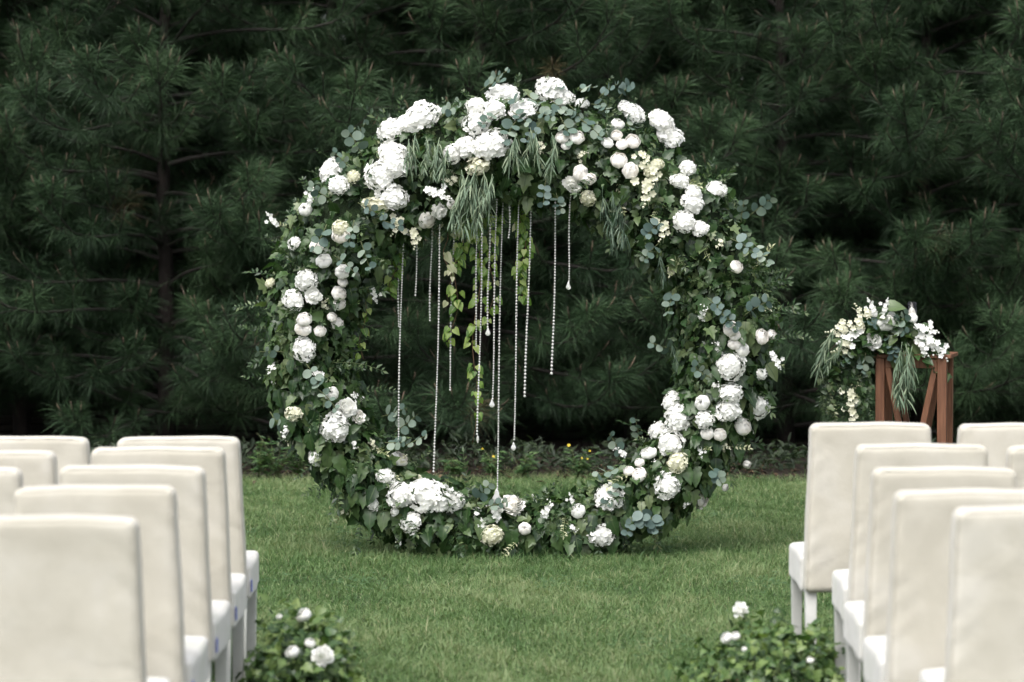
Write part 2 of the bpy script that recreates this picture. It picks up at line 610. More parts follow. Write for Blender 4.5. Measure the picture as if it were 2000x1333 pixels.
def rose(seed, cut0=70, layers=5, flare=.0, mat='cream', wob=.06, squash=.85):
    """nested shells of overlapping petals; cut0: polar angle at which the outermost layer opens"""
    r = np.random.default_rng(seed)
    g = G()
    nu, nv = 9, 7
    for k in range(layers):
        R0 = 1.0 - .11 * k
        cnt = 5 if k < 3 else 3
        cut = R_(cut0 * (1 - .19 * k)) if k else R_(cut0)
        off = r.uniform(0, 6.28)
        for q in range(cnt):
            span = 2 * math.pi / cnt * 1.28
            a0 = off + q * 2 * math.pi / cnt
            tilt = r.uniform(-.02, .22)
            V = []
            for i in range(nu):
                u = i / (nu - 1) * 2 - 1
                ce = cut + .34 * abs(u) ** 2.2 + r.normal(0, .03)
                for j in range(nv):
                    w = j / (nv - 1)
                    th = math.pi * .96 + (ce - math.pi * .96) * w
                    rr = R0 * (1 + tilt * w + .03 * q / cnt + .02 * u) + flare * max(0, w - .6) * (1 if k < 2 else .3) + wob * w * math.sin(5 * u + q * 2 + k)
                    a = a0 + u * span / 2
                    V.append((rr * math.sin(th) * math.cos(a), rr * math.sin(th) * math.sin(a), rr * math.cos(th) * squash))
            F = [(i * nv + j, (i + 1) * nv + j, (i + 1) * nv + j + 1, i * nv + j + 1) for i in range(nu - 1) for j in range(nv - 1)]
            g.add(np.array(V), np.array(F))
    b = G()
    ball(g, .36, .95, 8, 5)
    return g.mesh('rose_bloom', M[mat], True)


def R_(a):
    return math.radians(a)


def peony(seed, mat='white', n=46):
    """loose ruffled bloom: many cupped petals round a ball"""
    r = np.random.default_rng(seed)
    g = G()
    d = fib(n)
    d = d[d[:, 2] > -.6]
    d = norm(d + r.normal(0, .1, d.shape))
    k = len(d)
    up = np.array((0, 0, 1.0))
    tip = norm(up - (d @ up)[:, None] * d + d * .55 + r.normal(0, .2, d.shape))
    V, F, A = PETAL
    W = V.copy()
    W[:, 2] = .35 * (W[:, 0] ** 2) * 2 + .12 * np.sin(W[:, 0] * 9) * W[:, 1] - .25 * W[:, 1] ** 2
    stamp(g, (W, F, A), d * .62 - tip * .1, tip, -d, r.uniform(.42, .6, k), 1.15)
    ball(g, .6, .9, 10, 6)
    return g.mesh('peony_bloom', M[mat], True)


def star_spray(seed, n=11, L=1.0, mat='white'):
    """spray of five-petalled star flowers and small buds on thin stalks, along +y"""
    r = np.random.default_rng(seed)
    g = G()
    for i in range(n):
        t = (i + .4) / n
        c = np.array((r.normal(0, .17), t * L, r.normal(0, .10) + .1))
        s = .155 * (1.1 - .45 * t)
        if t > .78:
            V = fib(14) * s * .4 * np.array((1, 1.4, 1)) + c
            for q in range(1):
                gg = G()
                ball(gg, s * .42, 1.2, 8, 5)
                g.add(np.concatenate(gg.v) + c, gg.f[0])
            continue
        nz = norm(np.array((r.normal(0, .5), r.normal(.3, .4), 1)))
        x, y, z = frames(np.array((1.0, .2, 0)), nz)
        a = np.arange(5) * 2 * math.pi / 5 + r.uniform(0, 1)
        tip = np.cos(a)[:, None] * x + np.sin(a)[:, None] * y + .35 * z
        stamp(g, PETAL, np.repeat(c[None], 5, 0), tip, np.repeat(z[None], 5, 0), s, .75)
    tube(g, [(0, 0, 0), (.02, L * .5, .05), (0, L, .02)], [.012, .01, .006], 5)
    return g.mesh('star_flower_spray', M[mat], True)


HYD = [hydrangea(s, n, f, mat=mt) for s, n, f, mt in ((1, 120, .23, 'white'), (2, 140, .21, 'white'), (3, 100, .26, 'white'), (5, 110, .25, 'white'), (6, 130, .22, 'white'), (4, 110, .24, 'ivory'))]
HYD_FINE = [hydrangea(21, 170, .17, mat='white', lump=.06), hydrangea(22, 170, .17, mat='ivory', lump=.06)]
ROSE = [rose(1, 46), rose(2, 54, 6, .04), rose(3, 40, 5, mat='white')]
ROSE_OPEN = [rose(7, 66, 7, .08), rose(8, 60, 7, .06, mat='white')]
BUD = [rose(11, 26, 4, mat='white', squash=1.05), rose(12, 20, 4, mat='cream', squash=1.1)]
PEONY = [peony(1), peony(2, 'white', 60), peony(3, 'cream')]
STAR = [star_spray(1), star_spray(2, 14), star_spray(3, 12, mat='ivory')]

# ------------------------------------------------------------------ setting: lawn, bed, fence
g = G()
g.add([(-120, -60, 0), (120, -60, 0), (120, 140, 0), (-120, 140, 0)], np.array([(0, 1, 2, 3)]))
lawn = g.build('lawn', M['lawn'])
lawn['kind'] = 'structure'


def bed_edge(x):
    return 18.62 + .10 * math.sin(x * 1.9) + .06 * math.sin(x * 5.3 + 1) + .04 * math.sin(x * 11 + 2)


g = G()
xs = np.linspace(-40, 40, 641)
Va = np.array([(x, bed_edge(x), .004) for x in xs])
Vm = np.array([(x, bed_edge(x) + .25, .03) for x in xs])
Vb = np.array([(x, 60, .03) for x in xs])
n = len(xs)
i = np.arange(n - 1)
g.add(np.concatenate((Va, Vm, Vb)), [np.stack((i, i + 1, n + i + 1, n + i), -1), np.stack((n + i, n + i + 1, 2 * n + i + 1, 2 * n + i), -1)])
bed = g.build('planting_bed', M['soil'])
bed['kind'] = 'structure'


def grass_mesh(x0, x1, y0, y1, dens_fn, name, seed):
    r = np.random.default_rng(seed)
    P = []
    for yy in np.arange(y0, y1, .5):
        k = int(dens_fn(yy + .25) * (x1(yy) - x0(yy)) * .5)
        P.append(np.stack((r.uniform(x0(yy), x1(yy), k), r.uniform(yy, yy + .5, k)), 1))
    P = np.concatenate(P)
    x, y = P[:, 0], P[:, 1]
    edge = 18.62 + .10 * np.sin(x * 1.9) + .06 * np.sin(x * 5.3 + 1) + .04 * np.sin(x * 11 + 2)
    keep = (y < edge + .02 + np.abs(r.normal(0, .35, len(x))) * (r.random(len(x)) < .6)) & ((y < edge - .4) | (r.random(len(x)) < .75))
    x, y = x[keep], y[keep]
    n = len(x)
    f1 = np.sin(x * 2.1 + 1.3 * np.sin(y * 1.1)) * np.sin(y * 1.7 + 1.1 * np.sin(x * 1.3))
    f2 = np.sin(x * 6.3 + 2 * np.sin(y * 3.1)) * np.sin(y * 5.1 + 2 * np.sin(x * 4.3))
    f3 = np.sin(x * 17 + 2 * np.sin(y * 13)) * np.sin(y * 15 + 2 * np.sin(x * 11))
    ring = np.exp(-((np.abs(x) < 1.5) * (y - 13.75) / .5) ** 2) * (np.abs(x) < 1.5)
    h = .026 + .006 * f1 + .008 * f2 + r.gamma(2, .007, n) + .03 * ring * r.random(n)
    h *= np.where(r.random(n) < .04, 1.5, 1.0) * (1 + .35 * (f1 * f2 > .25) * (f3 > .1))
    az = r.uniform(0, 2 * math.pi, n)
    lean = np.abs(r.normal(.9, .5, n))
    d = np.stack((np.cos(az), np.sin(az), np.zeros(n)), 1)
    w = r.uniform(.0024, .0040, n)
    b = np.stack((x, y, np.full(n, .0)), 1)
    mid = b + np.stack((d[:, 0] * lean * h * .3, d[:, 1] * lean * h * .3, h * .5), 1)
    tip = b + np.stack((d[:, 0] * lean * h, d[:, 1] * lean * h, h * np.clip(1.05 - .35 * lean, .25, 1)), 1)
    a2 = r.uniform(0, 2 * math.pi, n)
    s = np.stack((np.cos(a2), np.sin(a2), np.zeros(n)), 1) * w[:, None] / 2
    V = np.stack((b, mid + s, mid - s, tip), 1).reshape(-1, 3)
    o = (np.arange(n) * 4)[:, None]
    q = o + np.array([[0, 1, 2]])
    t3 = o + np.array([[2, 1, 3]])
    tint = np.clip(.46 + .15 * f1 + .13 * f2 + .09 * f3 + r.normal(0, .17, n), .02, .82)
    dry = r.random(n) < (.05 + .05 * (f2 > .3) + .16 * np.exp(-((edge[keep] - y) / .6) ** 2))
    tint = np.where(dry, r.uniform(.75, 1, n), tint)
    gg = G()
    gg.add(V, [q, t3], np.repeat(tint, 4))
    return gg.build(name, M['grass'])


gr = grass_mesh(lambda y: -.24 * y - .6, lambda y: .24 * y + .6, 9.0, 19.5, lambda y: 9500 if y < 12 else (8500 if y < 15 else 6500), 'grass', 3)
tag(gr, 'mown green grass of the lawn between the chairs and the pines', 'grass')
gr['kind'] = 'stuff'
print('grass blades', len(gr.data.vertices) // 4)

# clover in the lawn
g = G()
for q in range(34):
    cx_, cy_ = rng.uniform(-2.6, 2.6), rng.uniform(10, 17.5)
    k = int(rng.integers(30, 90))
    cp = np.stack((rng.normal(cx_, .10, k), rng.normal(cy_, .14, k), rng.uniform(.02, .04, k)), 1)
    for w3 in range(3):
        a3 = rng.uniform(0, 6.28, k) * .0 + w3 * 2.094 + rng.uniform(0, 1, k)
        stamp(g, T_LEAFLET, cp, np.stack((np.cos(a3), np.sin(a3), 0 * a3 + .15), 1), np.array((0, -.2, 1.0)), rng.uniform(.012, .020, k), 1.5)
clo = g.build('clover', M['clover'])
tag(clo, 'small patches of clover scattered through the mown lawn', 'clover')
clo['kind'] = 'stuff'

# dry needle and leaf litter along the edge of the bed
g = G()
k = 1500
lx = rng.uniform(-6, 6, k)
ly = 18.62 + rng.normal(.3, .4, k)
az = rng.uniform(0, 6.28, k)
dirs = np.stack((np.cos(az), np.sin(az), rng.normal(0, .15, k)), 1)
stamp(g, T_LEAFLET, np.stack((lx, ly, np.full(k, .045)), 1), dirs, np.array((0, 0, 1.0)), rng.uniform(.03, .09, k), rng.uniform(.15, .9, k))
lit = g.build('leaf_litter', M['litter'])
tag(lit, 'dry brown needles and leaves scattered along the lawn edge', 'litter')
lit['kind'] = 'stuff'

# dark undergrowth where the lawn runs out under the pines
g = G()
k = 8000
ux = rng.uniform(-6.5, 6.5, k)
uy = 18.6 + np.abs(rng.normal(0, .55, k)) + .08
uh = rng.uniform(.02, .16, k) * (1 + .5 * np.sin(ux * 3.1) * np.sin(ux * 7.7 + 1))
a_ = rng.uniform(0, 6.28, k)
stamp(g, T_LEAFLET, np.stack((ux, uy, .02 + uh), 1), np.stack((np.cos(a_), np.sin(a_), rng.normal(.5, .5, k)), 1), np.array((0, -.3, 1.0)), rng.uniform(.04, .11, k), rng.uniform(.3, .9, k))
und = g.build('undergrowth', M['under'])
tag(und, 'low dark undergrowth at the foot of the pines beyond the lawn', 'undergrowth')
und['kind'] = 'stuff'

# low slat fence behind the pine trunks, the shade put into its colour
fy = 22.1
fence = thing('slat_fence', (0, fy, 0), 'low slat fence toned dark for the shade behind the pine trunks', 'fence')
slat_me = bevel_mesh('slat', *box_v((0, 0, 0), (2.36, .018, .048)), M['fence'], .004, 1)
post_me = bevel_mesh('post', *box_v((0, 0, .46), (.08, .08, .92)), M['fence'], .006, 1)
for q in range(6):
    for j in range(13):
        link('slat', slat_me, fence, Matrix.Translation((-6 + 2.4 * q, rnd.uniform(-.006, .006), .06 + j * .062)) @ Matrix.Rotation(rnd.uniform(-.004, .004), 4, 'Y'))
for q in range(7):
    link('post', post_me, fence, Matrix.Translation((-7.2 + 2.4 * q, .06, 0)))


# ------------------------------------------------------------------ pines
def pine_parts(seed, H=6.4):
    r = np.random.default_rng(seed)
    trunk, wood, need = G(), G(), G()
    zs = np.linspace(0, H, 14)
    tx = np.cumsum(r.normal(0, .02, 14))
    ty = np.cumsum(r.normal(0, .02, 14))
    tp = np.stack((tx - tx[0], ty - ty[0], zs), 1)
    tube(trunk, tp, np.linspace(.075, .012, 14) * (1 + r.normal(0, .04, 14)), 10)
    nb, nd, nl, ns = [], [], [], []         # needle base, direction, length, shade

    def needles(path, cnt, dens0=0.0, ln=.17, bright=.5):
        path = np.asarray(path)
        seg = len(path) - 1
        t = r.uniform(dens0, 1, cnt) ** .85 * seg
        i = np.minimum(t.astype(int), seg - 1)
        f = (t - i)[:, None]
        p = path[i] * (1 - f) + path[i + 1] * f
        ax = norm(path[i + 1] - path[i])
        s = norm(np.cross(ax, norm(r.normal(0, 1, (cnt, 3)))))
        ang = np.radians(r.normal(54, 13, cnt) - 22 * np.clip(t / seg - .75, 0, 1) * 4 * r.random(cnt))[:, None]
        nb.append(p)
        nd.append(ax * np.cos(ang) + s * np.sin(ang))
        nl.append(ln * r.uniform(.75, 1.15, cnt))
        ns.append(np.clip(r.normal(bright * .667, .14, cnt), 0, .667) if bright < 5 else np.clip(r.normal(.95, .05, cnt), .8, 1))

    def shoot(p, d, L, rad, bright):
        up = np.array((0, 0, 1.0))
        p1 = p + d * L * .5
        d2 = norm(d + up * r.uniform(.35, .9))
        p2 = p1 + d2 * L * .5
        d3 = norm(d2 + up * .5)
        tube(wood, [p, p1, p2], [rad, rad * .8, rad * .6], 5, .1, False)
        tube(wood, [p2 - d2 * .03, p2 + d3 * .03, p2 + d3 * r.uniform(.05, .10)], [rad * .6, rad * .7, rad * .2], 5, r.uniform(.5, 1.0))
        needles([p, p1, p2], int(165 * (.6 + L)), .10, r.uniform(.15, .23), bright if r.random() > .008 else 9)

    z = .32
    while z < H - .25:
        cnt = r.integers(4, 7)
        a0 = r.uniform(0, 6.28)
        for q in range(cnt):
            if z < .5 and r.random() < .3:
                continue
            a = a0 + q * 6.283 / cnt + r.normal(0, .2)
            zz = z + r.normal(0, .07)
            L = (2.3 * max(.05, 1 - zz / (H * 1.08)) ** .55 + .25) * r.uniform(.5, 1.05)
            out = np.array((math.cos(a), math.sin(a), 0))
            side = np.array((-out[1], out[0], 0))
            el0 = R_(r.normal(8, 8) + 22 * zz / H)
            p = np.array((np.interp(zz, zs, tp[:, 0]), np.interp(zz, zs, tp[:, 1]), zz))
            path = [p]
            m = 9
            for i in range(m):
                t = i / (m - 1)
                el = el0 - R_(16) * math.sin(t * math.pi * .9) + R_(48) * max(0, t - .55) ** 1.4 * 2
                dv = out * math.cos(el) + np.array((0, 0, math.sin(el))) + side * r.normal(0, .06)
                p = p + norm(dv) * L / m
                path.append(p)
            path = np.array(path)
            rad = np.linspace(.012 + .005 * L, .005, len(path))
            tube(wood, path, rad, 6, .12, False)
            br = r.uniform(.3, .75)
            needles(path, int(330 * L), .06, .17, br * .7)
            s = .38 + r.uniform(0, .1)
            sg = 1
            while s < .97:
                i = min(int(s * m), m - 1)
                b = path[i] + (path[i + 1] - path[i]) * (s * m - i)
                ax = norm(path[i + 1] - path[i])
                d = norm(ax * .75 + side * sg * r.uniform(.5, .9) + np.array((0, 0, r.normal(.05, .15))))
                shoot(b, d, r.uniform(.20, .30) + .42 * L * .35 * (1 - s), .007, br + r.normal(0, .08))
                sg = -sg
                s += r.uniform(.17, .25) / max(L, .6)
            for w in range(3):
                d = norm(norm(path[-1] - path[-2]) + side * (w - 1) * .6 + np.array((0, 0, r.uniform(0, .3))))
                shoot(path[-1], d, r.uniform(.16, .26), .007, br + .1)
        z += r.uniform(.20, .32)
    shoot(tp[-1], np.array((0, 0, 1.0)), .4, .01, .5)
    B, D, L, S = (np.concatenate(a) for a in (nb, nd, nl, ns))
    n = len(B)
    sdv = norm(np.cross(D, norm(r.normal(0, 1, (n, 3)))))
    sag = np.zeros((n, 3))
    sag[:, 2] = -L * r.uniform(.05, .38, n)
    w = (r.uniform(.0028, .0044, n) / 2)[:, None]
    mid = B + D * (L * .42)[:, None] + sag * .15
    tip = B + D * L[:, None] + sag
    V = np.stack((B, mid + sdv * w, mid - sdv * w, tip), 1).reshape(-1, 3)
    o = (np.arange(n) * 4)[:, None]
    need.add(V, [o + np.array([[0, 1, 2]]), o + np.array([[2, 1, 3]])], np.repeat(S, 4))
    print('pine', seed, 'needles', n)
    return (trunk.mesh('trunk', M['bark']), wood.mesh('branches', M['twig']), need.mesh('needle_crown', M['needle']))


PINES = [pine_parts(s) for s in (31, 32, 33)]


def pine(x, y, v, rz, s, label, group):
    t = thing('pine_tree', (x, y, 0), label, 'pine tree', group, rz)
    t.scale = (s, s, s)
    link('trunk', PINES[v][0], t)
    link('branches', PINES[v][1], t, kind='stuff')
    link('needle_crown', PINES[v][2], t, kind='stuff')
    return t


front = [(-5.3, 21.2, 0, 'front pine tree at the far left edge, outermost of its row'),
         (-4.0, 21.5, 1, 'front pine tree rising behind the outer left chairs'),
         (-2.75, 21.0, 2, 'front pine tree rising behind the aisle chairs of the left block'),
         (-1.5, 21.6, 0, 'front pine tree behind the left side of the flower ring'),
         (-.25, 21.1, 1, 'front pine tree straight behind the crystal strands'),
         (1.0, 21.6, 2, 'front pine tree behind the middle right of the ring opening'),
         (2.2, 21.1, 0, 'front pine tree behind the gap between ring and wooden stand'),
         (3.35, 21.5, 1, 'front pine tree behind the wooden flower stand'),
         (4.5, 21.0, 2, 'front pine tree just right of the wooden stand, near the edge'),
         (5.6, 21.4, 0, 'front pine tree at the far right edge, outermost of its row')]
for q, (x, y, v, lb) in enumerate(front):
    pine(x, y, v, 1.1 + q * 2.47, 1.0 + .03 * math.sin(q * 5), lb, 'front row of pines')
ORD = ['leftmost of its row'] + [n_ + ' from the left' for n_ in ('second', 'third', 'fourth', 'fifth', 'sixth', 'seventh')] + ['rightmost of its row']
for q in range(8):
    pine(-6.0 + 1.72 * q + .25 * math.sin(q * 7), 22.9 + .25 * math.sin(q * 3), (q + 1) % 3, .4 + q * 1.37, 1.08, 'dark second-row pine tree seen between the front pines, %s' % ORD[q], 'second row of pines')
for q in range(8):
    pine(-6.8 + 1.95 * q + .2 * math.sin(q * 5), 24.6 + .2 * math.sin(q * 4), (q + 2) % 3, 2.4 + q * 1.93, 1.2, 'shadowed third-row pine tree deep in the dark, %s' % ORD[q], 'third row of pines')

# the wood beyond the rows closes the view with one dark mass of foliage
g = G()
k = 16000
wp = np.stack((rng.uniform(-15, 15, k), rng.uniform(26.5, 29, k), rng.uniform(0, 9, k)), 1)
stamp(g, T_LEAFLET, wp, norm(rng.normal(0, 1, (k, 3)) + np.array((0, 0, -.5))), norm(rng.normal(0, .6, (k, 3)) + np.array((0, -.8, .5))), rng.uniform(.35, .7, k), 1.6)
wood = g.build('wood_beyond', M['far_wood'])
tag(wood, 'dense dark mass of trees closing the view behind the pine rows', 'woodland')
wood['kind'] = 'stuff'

# ------------------------------------------------------------------ flower ring
CX, CY, CZ, RX, RZ = .03, 13.9, 1.145, 1.10, 1.0


def tube_r(th):
    s = np.sin(th)
    b = .24 + .05 * np.clip(s, 0, 1) - .07 * np.clip(-s, 0, 1)
    return b * (1 + .05 * np.sin(3 * th + 1) + .05 * np.sin(7 * th + 2) + .03 * np.sin(13 * th))


ring = thing('flower_ring', (CX, CY, 0), 'large standing ring of ivy, eucalyptus, white hydrangeas and roses on the lawn', 'floral arch')
RO = np.array((CX, CY, 0))


def ring_pt(th, ph, u):
    """th round the ring, ph round the tube (0 outward, pi/2 towards the camera); relative to ring origin; also normal"""
    rad = np.stack((np.cos(th), np.zeros_like(th), np.sin(th)), -1)
    nr = np.cos(ph)[..., None] * rad + np.sin(ph)[..., None] * np.array((0, -1.0, 0))
    c = np.stack((RX * np.cos(th), np.zeros_like(th), CZ + RZ * np.sin(th)), -1)
    return c + nr * (tube_r(th) * u)[..., None], nr


# wrapped core of the frame
g = G()
tt = np.linspace(0, 2 * math.pi, 97)[:-1]
pp = np.linspace(0, 2 * math.pi, 15)[:-1]
TH, PH = np.meshgrid(tt, pp, indexing='ij')
V, _ = ring_pt(TH, PH, np.full(TH.shape, .74))
V[..., 2] = np.maximum(V[..., 2], .015)
a, b = len(tt), len(pp)
ii, jj = np.meshgrid(np.arange(a), np.arange(b), indexing='ij')
F = np.stack((ii * b + jj, ((ii + 1) % a) * b + jj, ((ii + 1) % a) * b + (jj + 1) % b, ii * b + (jj + 1) % b), -1).reshape(-1, 4)
g.add(V.reshape(-1, 3), F)
g.build('frame_core', M['core'], ring)


def ring_leaves(n, r, ulo, uhi, back=.25):
    th = r.uniform(0, 2 * math.pi, n)
    ph = np.where(r.random(n) < back, r.uniform(-math.pi, 0, n), r.uniform(-.25, math.pi + .25, n))
    u = r.uniform(ulo, uhi, n)
    p, nr = ring_pt(th, ph, u)
    down = np.array((0, 0, -1.0))
    s = np.sin(th)
    rad = np.stack((np.cos(th), np.zeros(n), s), 1)
    tip = norm(r.normal(0, .45, (n, 3)) + down * r.uniform(.3, 1.2, n)[:, None] + rad * (.25 * np.cos(ph))[:, None] + nr * .25)
    nrm = norm(nr + r.normal(0, .35, (n, 3)) + np.array((0, -.15, .35)))
    ok = p[:, 2] > .02
    return p[ok], tip[ok], nrm[ok], th[ok]


r = np.random.default_rng(77)
g = G()
for tpl, n, lo, hi, s0, s1 in ((T_IVY, 3400, .70, 1.02, .036, .075), (T_IVY2, 2400, .70, 1.05, .042, .09), (T_HEART, 1600, .62, 1.0, .03, .06)):
    p, tip, nrm, th = ring_leaves(n, r, lo, hi)
    stamp(g, tpl, p, tip, nrm, r.uniform(s0, s1, len(p)))
lo_ = g.build('ivy_foliage', M['ivy'], ring)
lo_['kind'] = 'stuff'
g = G()
p, tip, nrm, th = ring_leaves(3600, r, .80, 1.04, back=.15)
stamp(g, T_LEAFLET, p, tip + r.normal(0, .4, p.shape), nrm, r.uniform(.025, .055, len(p)), r.uniform(.8, 1.4, len(p)))
g.build('small_leaf_filling', M['filling'], ring)['kind'] = 'stuff'
# long drooping ivy leaves round the outer rim and along the foot of the ring
g = G()
th = r.uniform(math.pi * .98, math.pi * 2.02, 420)
ph = r.uniform(-.5, 1.9, 420)
p, nr = ring_pt(th, ph, r.uniform(.8, 1.08, 420))
p[:, 2] = np.maximum(p[:, 2], .07)
tip = norm(np.array((0, -.15, -1.0)) + r.normal(0, .22, (420, 3)) + nr * .2)
stamp(g, T_IVY2, p, tip, norm(nr + np.array((0, -.5, .2)) + r.normal(0, .3, (420, 3))), r.uniform(.07, .12, 420), .95)
o = g.build('hanging_ivy_foliage', M['ivy'], ring)
o['kind'] = 'stuff'

# the leaves that show largest, one object each
p, tip, nrm, th = ring_leaves(330, r, .96, 1.1, back=.0)
for q in range(min(290, len(p))):
    k = rnd.random()
    key, tpl = ('ivy', T_IVY) if k < .45 else (('wavy', T_IVY2) if k < .8 else ('heart', T_HEART))
    leaf_obj('ivy_leaf', key, tpl, 'ivy', ring, p[q], tip[q], nrm[q], rnd.uniform(.055, .10))

# small-leaved sprigs


def fine_sprig(seed, L=.22, mat='fine', pairs=9, size=.035, side=.7, droop=.3, wide=1.0):
    r = np.random.default_rng(seed)
    g = G()
    path = []
    for i in range(9):
        t = i / 8
        path.append((.04 * L * math.sin(t * 4 + seed), t * L, -droop * L * t * t))
    path = np.array(path)
    for i in range(pairs):
        t = (i + 1) / (pairs + .2)
        c = np.array([np.interp(t * 8, np.arange(9), path[:, k]) for k in range(3)])
        for s in (-1, 1):
            d = norm(np.array((s * side, .6, r.normal(.05, .25))))
            stamp(g, (np.array(T_LEAFLET[0]), T_LEAFLET[1], T_LEAFLET[2]), c, d, norm(np.array((r.normal(0, .3), r.normal(0, .3), 1))), size * r.uniform(.75, 1.2), wide)
    stamp(g, T_LEAFLET, path[-1], norm(path[-1] - path[-2]), np.array((0, 0, 1.0)), size)
    tube(g, path, np.linspace(.0022, .001, 9), 4)
    return g.mesh('fine_sprig', M[mat], True)


FINE = [fine_sprig(1), fine_sprig(2, .26, 'fine', 11, .032), fine_sprig(3, .18, 'fine', 8, .042), fine_sprig(4, .24, 'fine', 12, .028), fine_sprig(5, .2, 'varieg', 8, .03)]


def put(name, me, parent, pos, tip, nrm, s=1.0):
    x, y, z = frames(np.array(tip, float), np.array(nrm, float))
    return link(name, me, parent, mat4(x, y, z, pos, s))


th = r.uniform(0, 2 * math.pi, 230)
for q in range(230):
    ph = r.uniform(-.2, math.pi * .95)
    pq, nq = ring_pt(np.array([th[q]]), np.array([ph]), np.array([.72]))
    up = np.array((0, 0, .5 if math.sin(th[q]) > -.2 else -.2))
    tip = norm(nq[0] * .9 + r.normal(0, .5, 3) + up * .5 + np.array((0, -.1, 0)))
    if pq[0][2] < .08:
        continue
    put('fine_sprig', FINE[4] if r.random() < .12 else FINE[r.integers(0, 4)], ring, pq[0], tip, norm(np.array((0, -.6, .6)) + r.normal(0, .4, 3)), r.uniform(.6, 1.15))
# wispy ones standing clear of the outline, as in the photo
for px, py, dx, dy in ((1240, 215, .0, 1), (1275, 240, .35, 1), (1385, 330, .3, 1), (1420, 350, .5, 1), (575, 430, -.6, .8), (600, 400, -.8, .5), (925, 195, -.6, .7), (890, 215, -.7, .8), (510, 640, -1, .2), (1515, 530, 1, .4), (540, 470, -.8, .6), (1010, 165, .1, 1), (1180, 185, .3, 1), (700, 270, -.5, 1)):
    w = at(px, py, CY - .02) - RO
    put('fine_sprig', FINE[r.integers(0, 4)], ring, w - np.array((dx, 0, dy)) * .07, norm(np.array((dx, -.1, dy))), np.array((0, -1, .3)), rnd.uniform(.5, .7))


def seat(px, py, push=1.15):
    """where a flower at this pixel sits on the front of the tube, and which way it faces"""
    w = at(px, py, CY - .15)
    for _ in range(3):
        x, z = w[0] - CX, w[2] - CZ
        th = math.atan2(z / RZ, x / RX)
        tr = float(tube_r(np.array(th)))
        dx, dz = x - RX * math.cos(th), z - RZ * math.sin(th)
        rho = min(.97, math.hypot(dx, dz) / (tr * 1.05))
        yy = CY - tr * math.sqrt(1 - rho * rho) * push
        w = at(px, py, yy)
    nr = norm(np.array((dx / tr, -math.sqrt(1 - rho * rho) - .25, dz / tr)))
    return w - RO, nr


def bloom(name, mes, px, py, rpx, sx=1.0, sy=1.0, tilt=.35, parent=None, org=None, w=None, nr=None):
    parent = parent or ring
    if w is None:
        w, nr = seat(px, py)
    s = .94 * rpx / FPX * (w[1] + CY)
    ax = norm(nr + np.array((rnd.gauss(0, .18), -.35, tilt + rnd.gauss(0, .15))))
    x, y, z = frames(np.cross(ax, np.array((math.cos(px), .2, math.sin(px)))), ax)
    me = mes[rnd.randrange(len(mes))]
    z = z * .8
    m = mat4(x, y, z, w - nr * s * .06, s)
    o = link(name, me, parent)
    sc = Matrix.Diagonal((sx * rnd.uniform(.88, 1.2), 1, sy * rnd.uniform(.82, 1.08), 1))
    o.matrix_basis = Matrix.Translation(m.translation) @ sc @ m.to_3x3().to_4x4()
    return o


W3 = HYD[:5]
hyds = [(765, 252, 29, 1, 1.1), (822, 228, 37, 1.15, .8), (795, 238, 24, 1, .9), (765, 300, 26), (742, 342, 32), (772, 322, 33), (768, 385, 27, 1.1, 1), (643, 335, 24, 1, 1.3), (660, 362, 24),
        (912, 290, 27), (957, 284, 35), (932, 240, 26), (928, 208, 24), (985, 184, 30, 1.2, .9), (965, 215, 24), (1020, 215, 28, 1.2, .8), (1078, 176, 34, 1.1, .9), (1102, 192, 24), (1136, 202, 16),
        (1238, 222, 26), (1222, 210, 18), (1292, 236, 28, 1.15, .95), (1310, 266, 27), (1400, 370, 19), (597, 547, 28), (573, 586, 19, 1, 1.2), (594, 680, 26), (574, 475, 15), (616, 895, 19),
        (656, 835, 34), (783, 968, 25, 1, 1.2), (832, 965, 38, 1.15, .95), (862, 975, 32), (888, 978, 24), (803, 1020, 26), (752, 932, 17, 1, 1.2), (728, 984, 13, 1, 1.5), (771, 1000, 9),
        (883, 300, 20)]
for h in hyds:
    bloom('hydrangea', W3, *h)
fine_h = [(1344, 328, 22), (1329, 354, 20), (1356, 375, 18), (1354, 398, 23), (1336, 433, 24, 1.15, .9), (1368, 446, 18), (1190, 972, 33, 1.1, .95), (1175, 1046, 29, 1, 1.08), (1305, 949, 31), (1309, 866, 31, 1.08, 1),
          (1284, 841, 20, 1, 1.2), (1325, 816, 31, 1, 1.08), (1312, 784, 26, 1, 1.2), (1377, 820, 25), (1424, 800, 28), (1428, 768, 25), (1483, 794, 27), (1427, 716, 32), (1487, 729, 13, 1, 1.4)]
for h in fine_h:
    bloom('hydrangea', [HYD_FINE[0], HYD[1]], *h)
for h in [(1148, 388, 22), (573, 808, 19), (665, 447, 20), (690, 345, 17), (735, 402, 22, 1.5, .8), (1322, 903, 22), (960, 1046, 27, 1.1, 1), (527, 553, 13), (935, 325, 24, 1.2, .9), (1311, 529, 9, 1, 1.6), (1270, 335, 16), (1285, 320, 14)]:
    bloom('hydrangea', [HYD[5], HYD_FINE[1]], *h)
for h in [(678, 797, 25, 1.15, .8), (662, 850, 18), (999, 987, 27, 1.1, .9), (612, 578, 18), (857, 413, 20, 1.1, .9), (1118, 361, 20, 1.2, .8), (975, 997, 10), (700, 815, 16)]:
    bloom('peony', PEONY, *h)
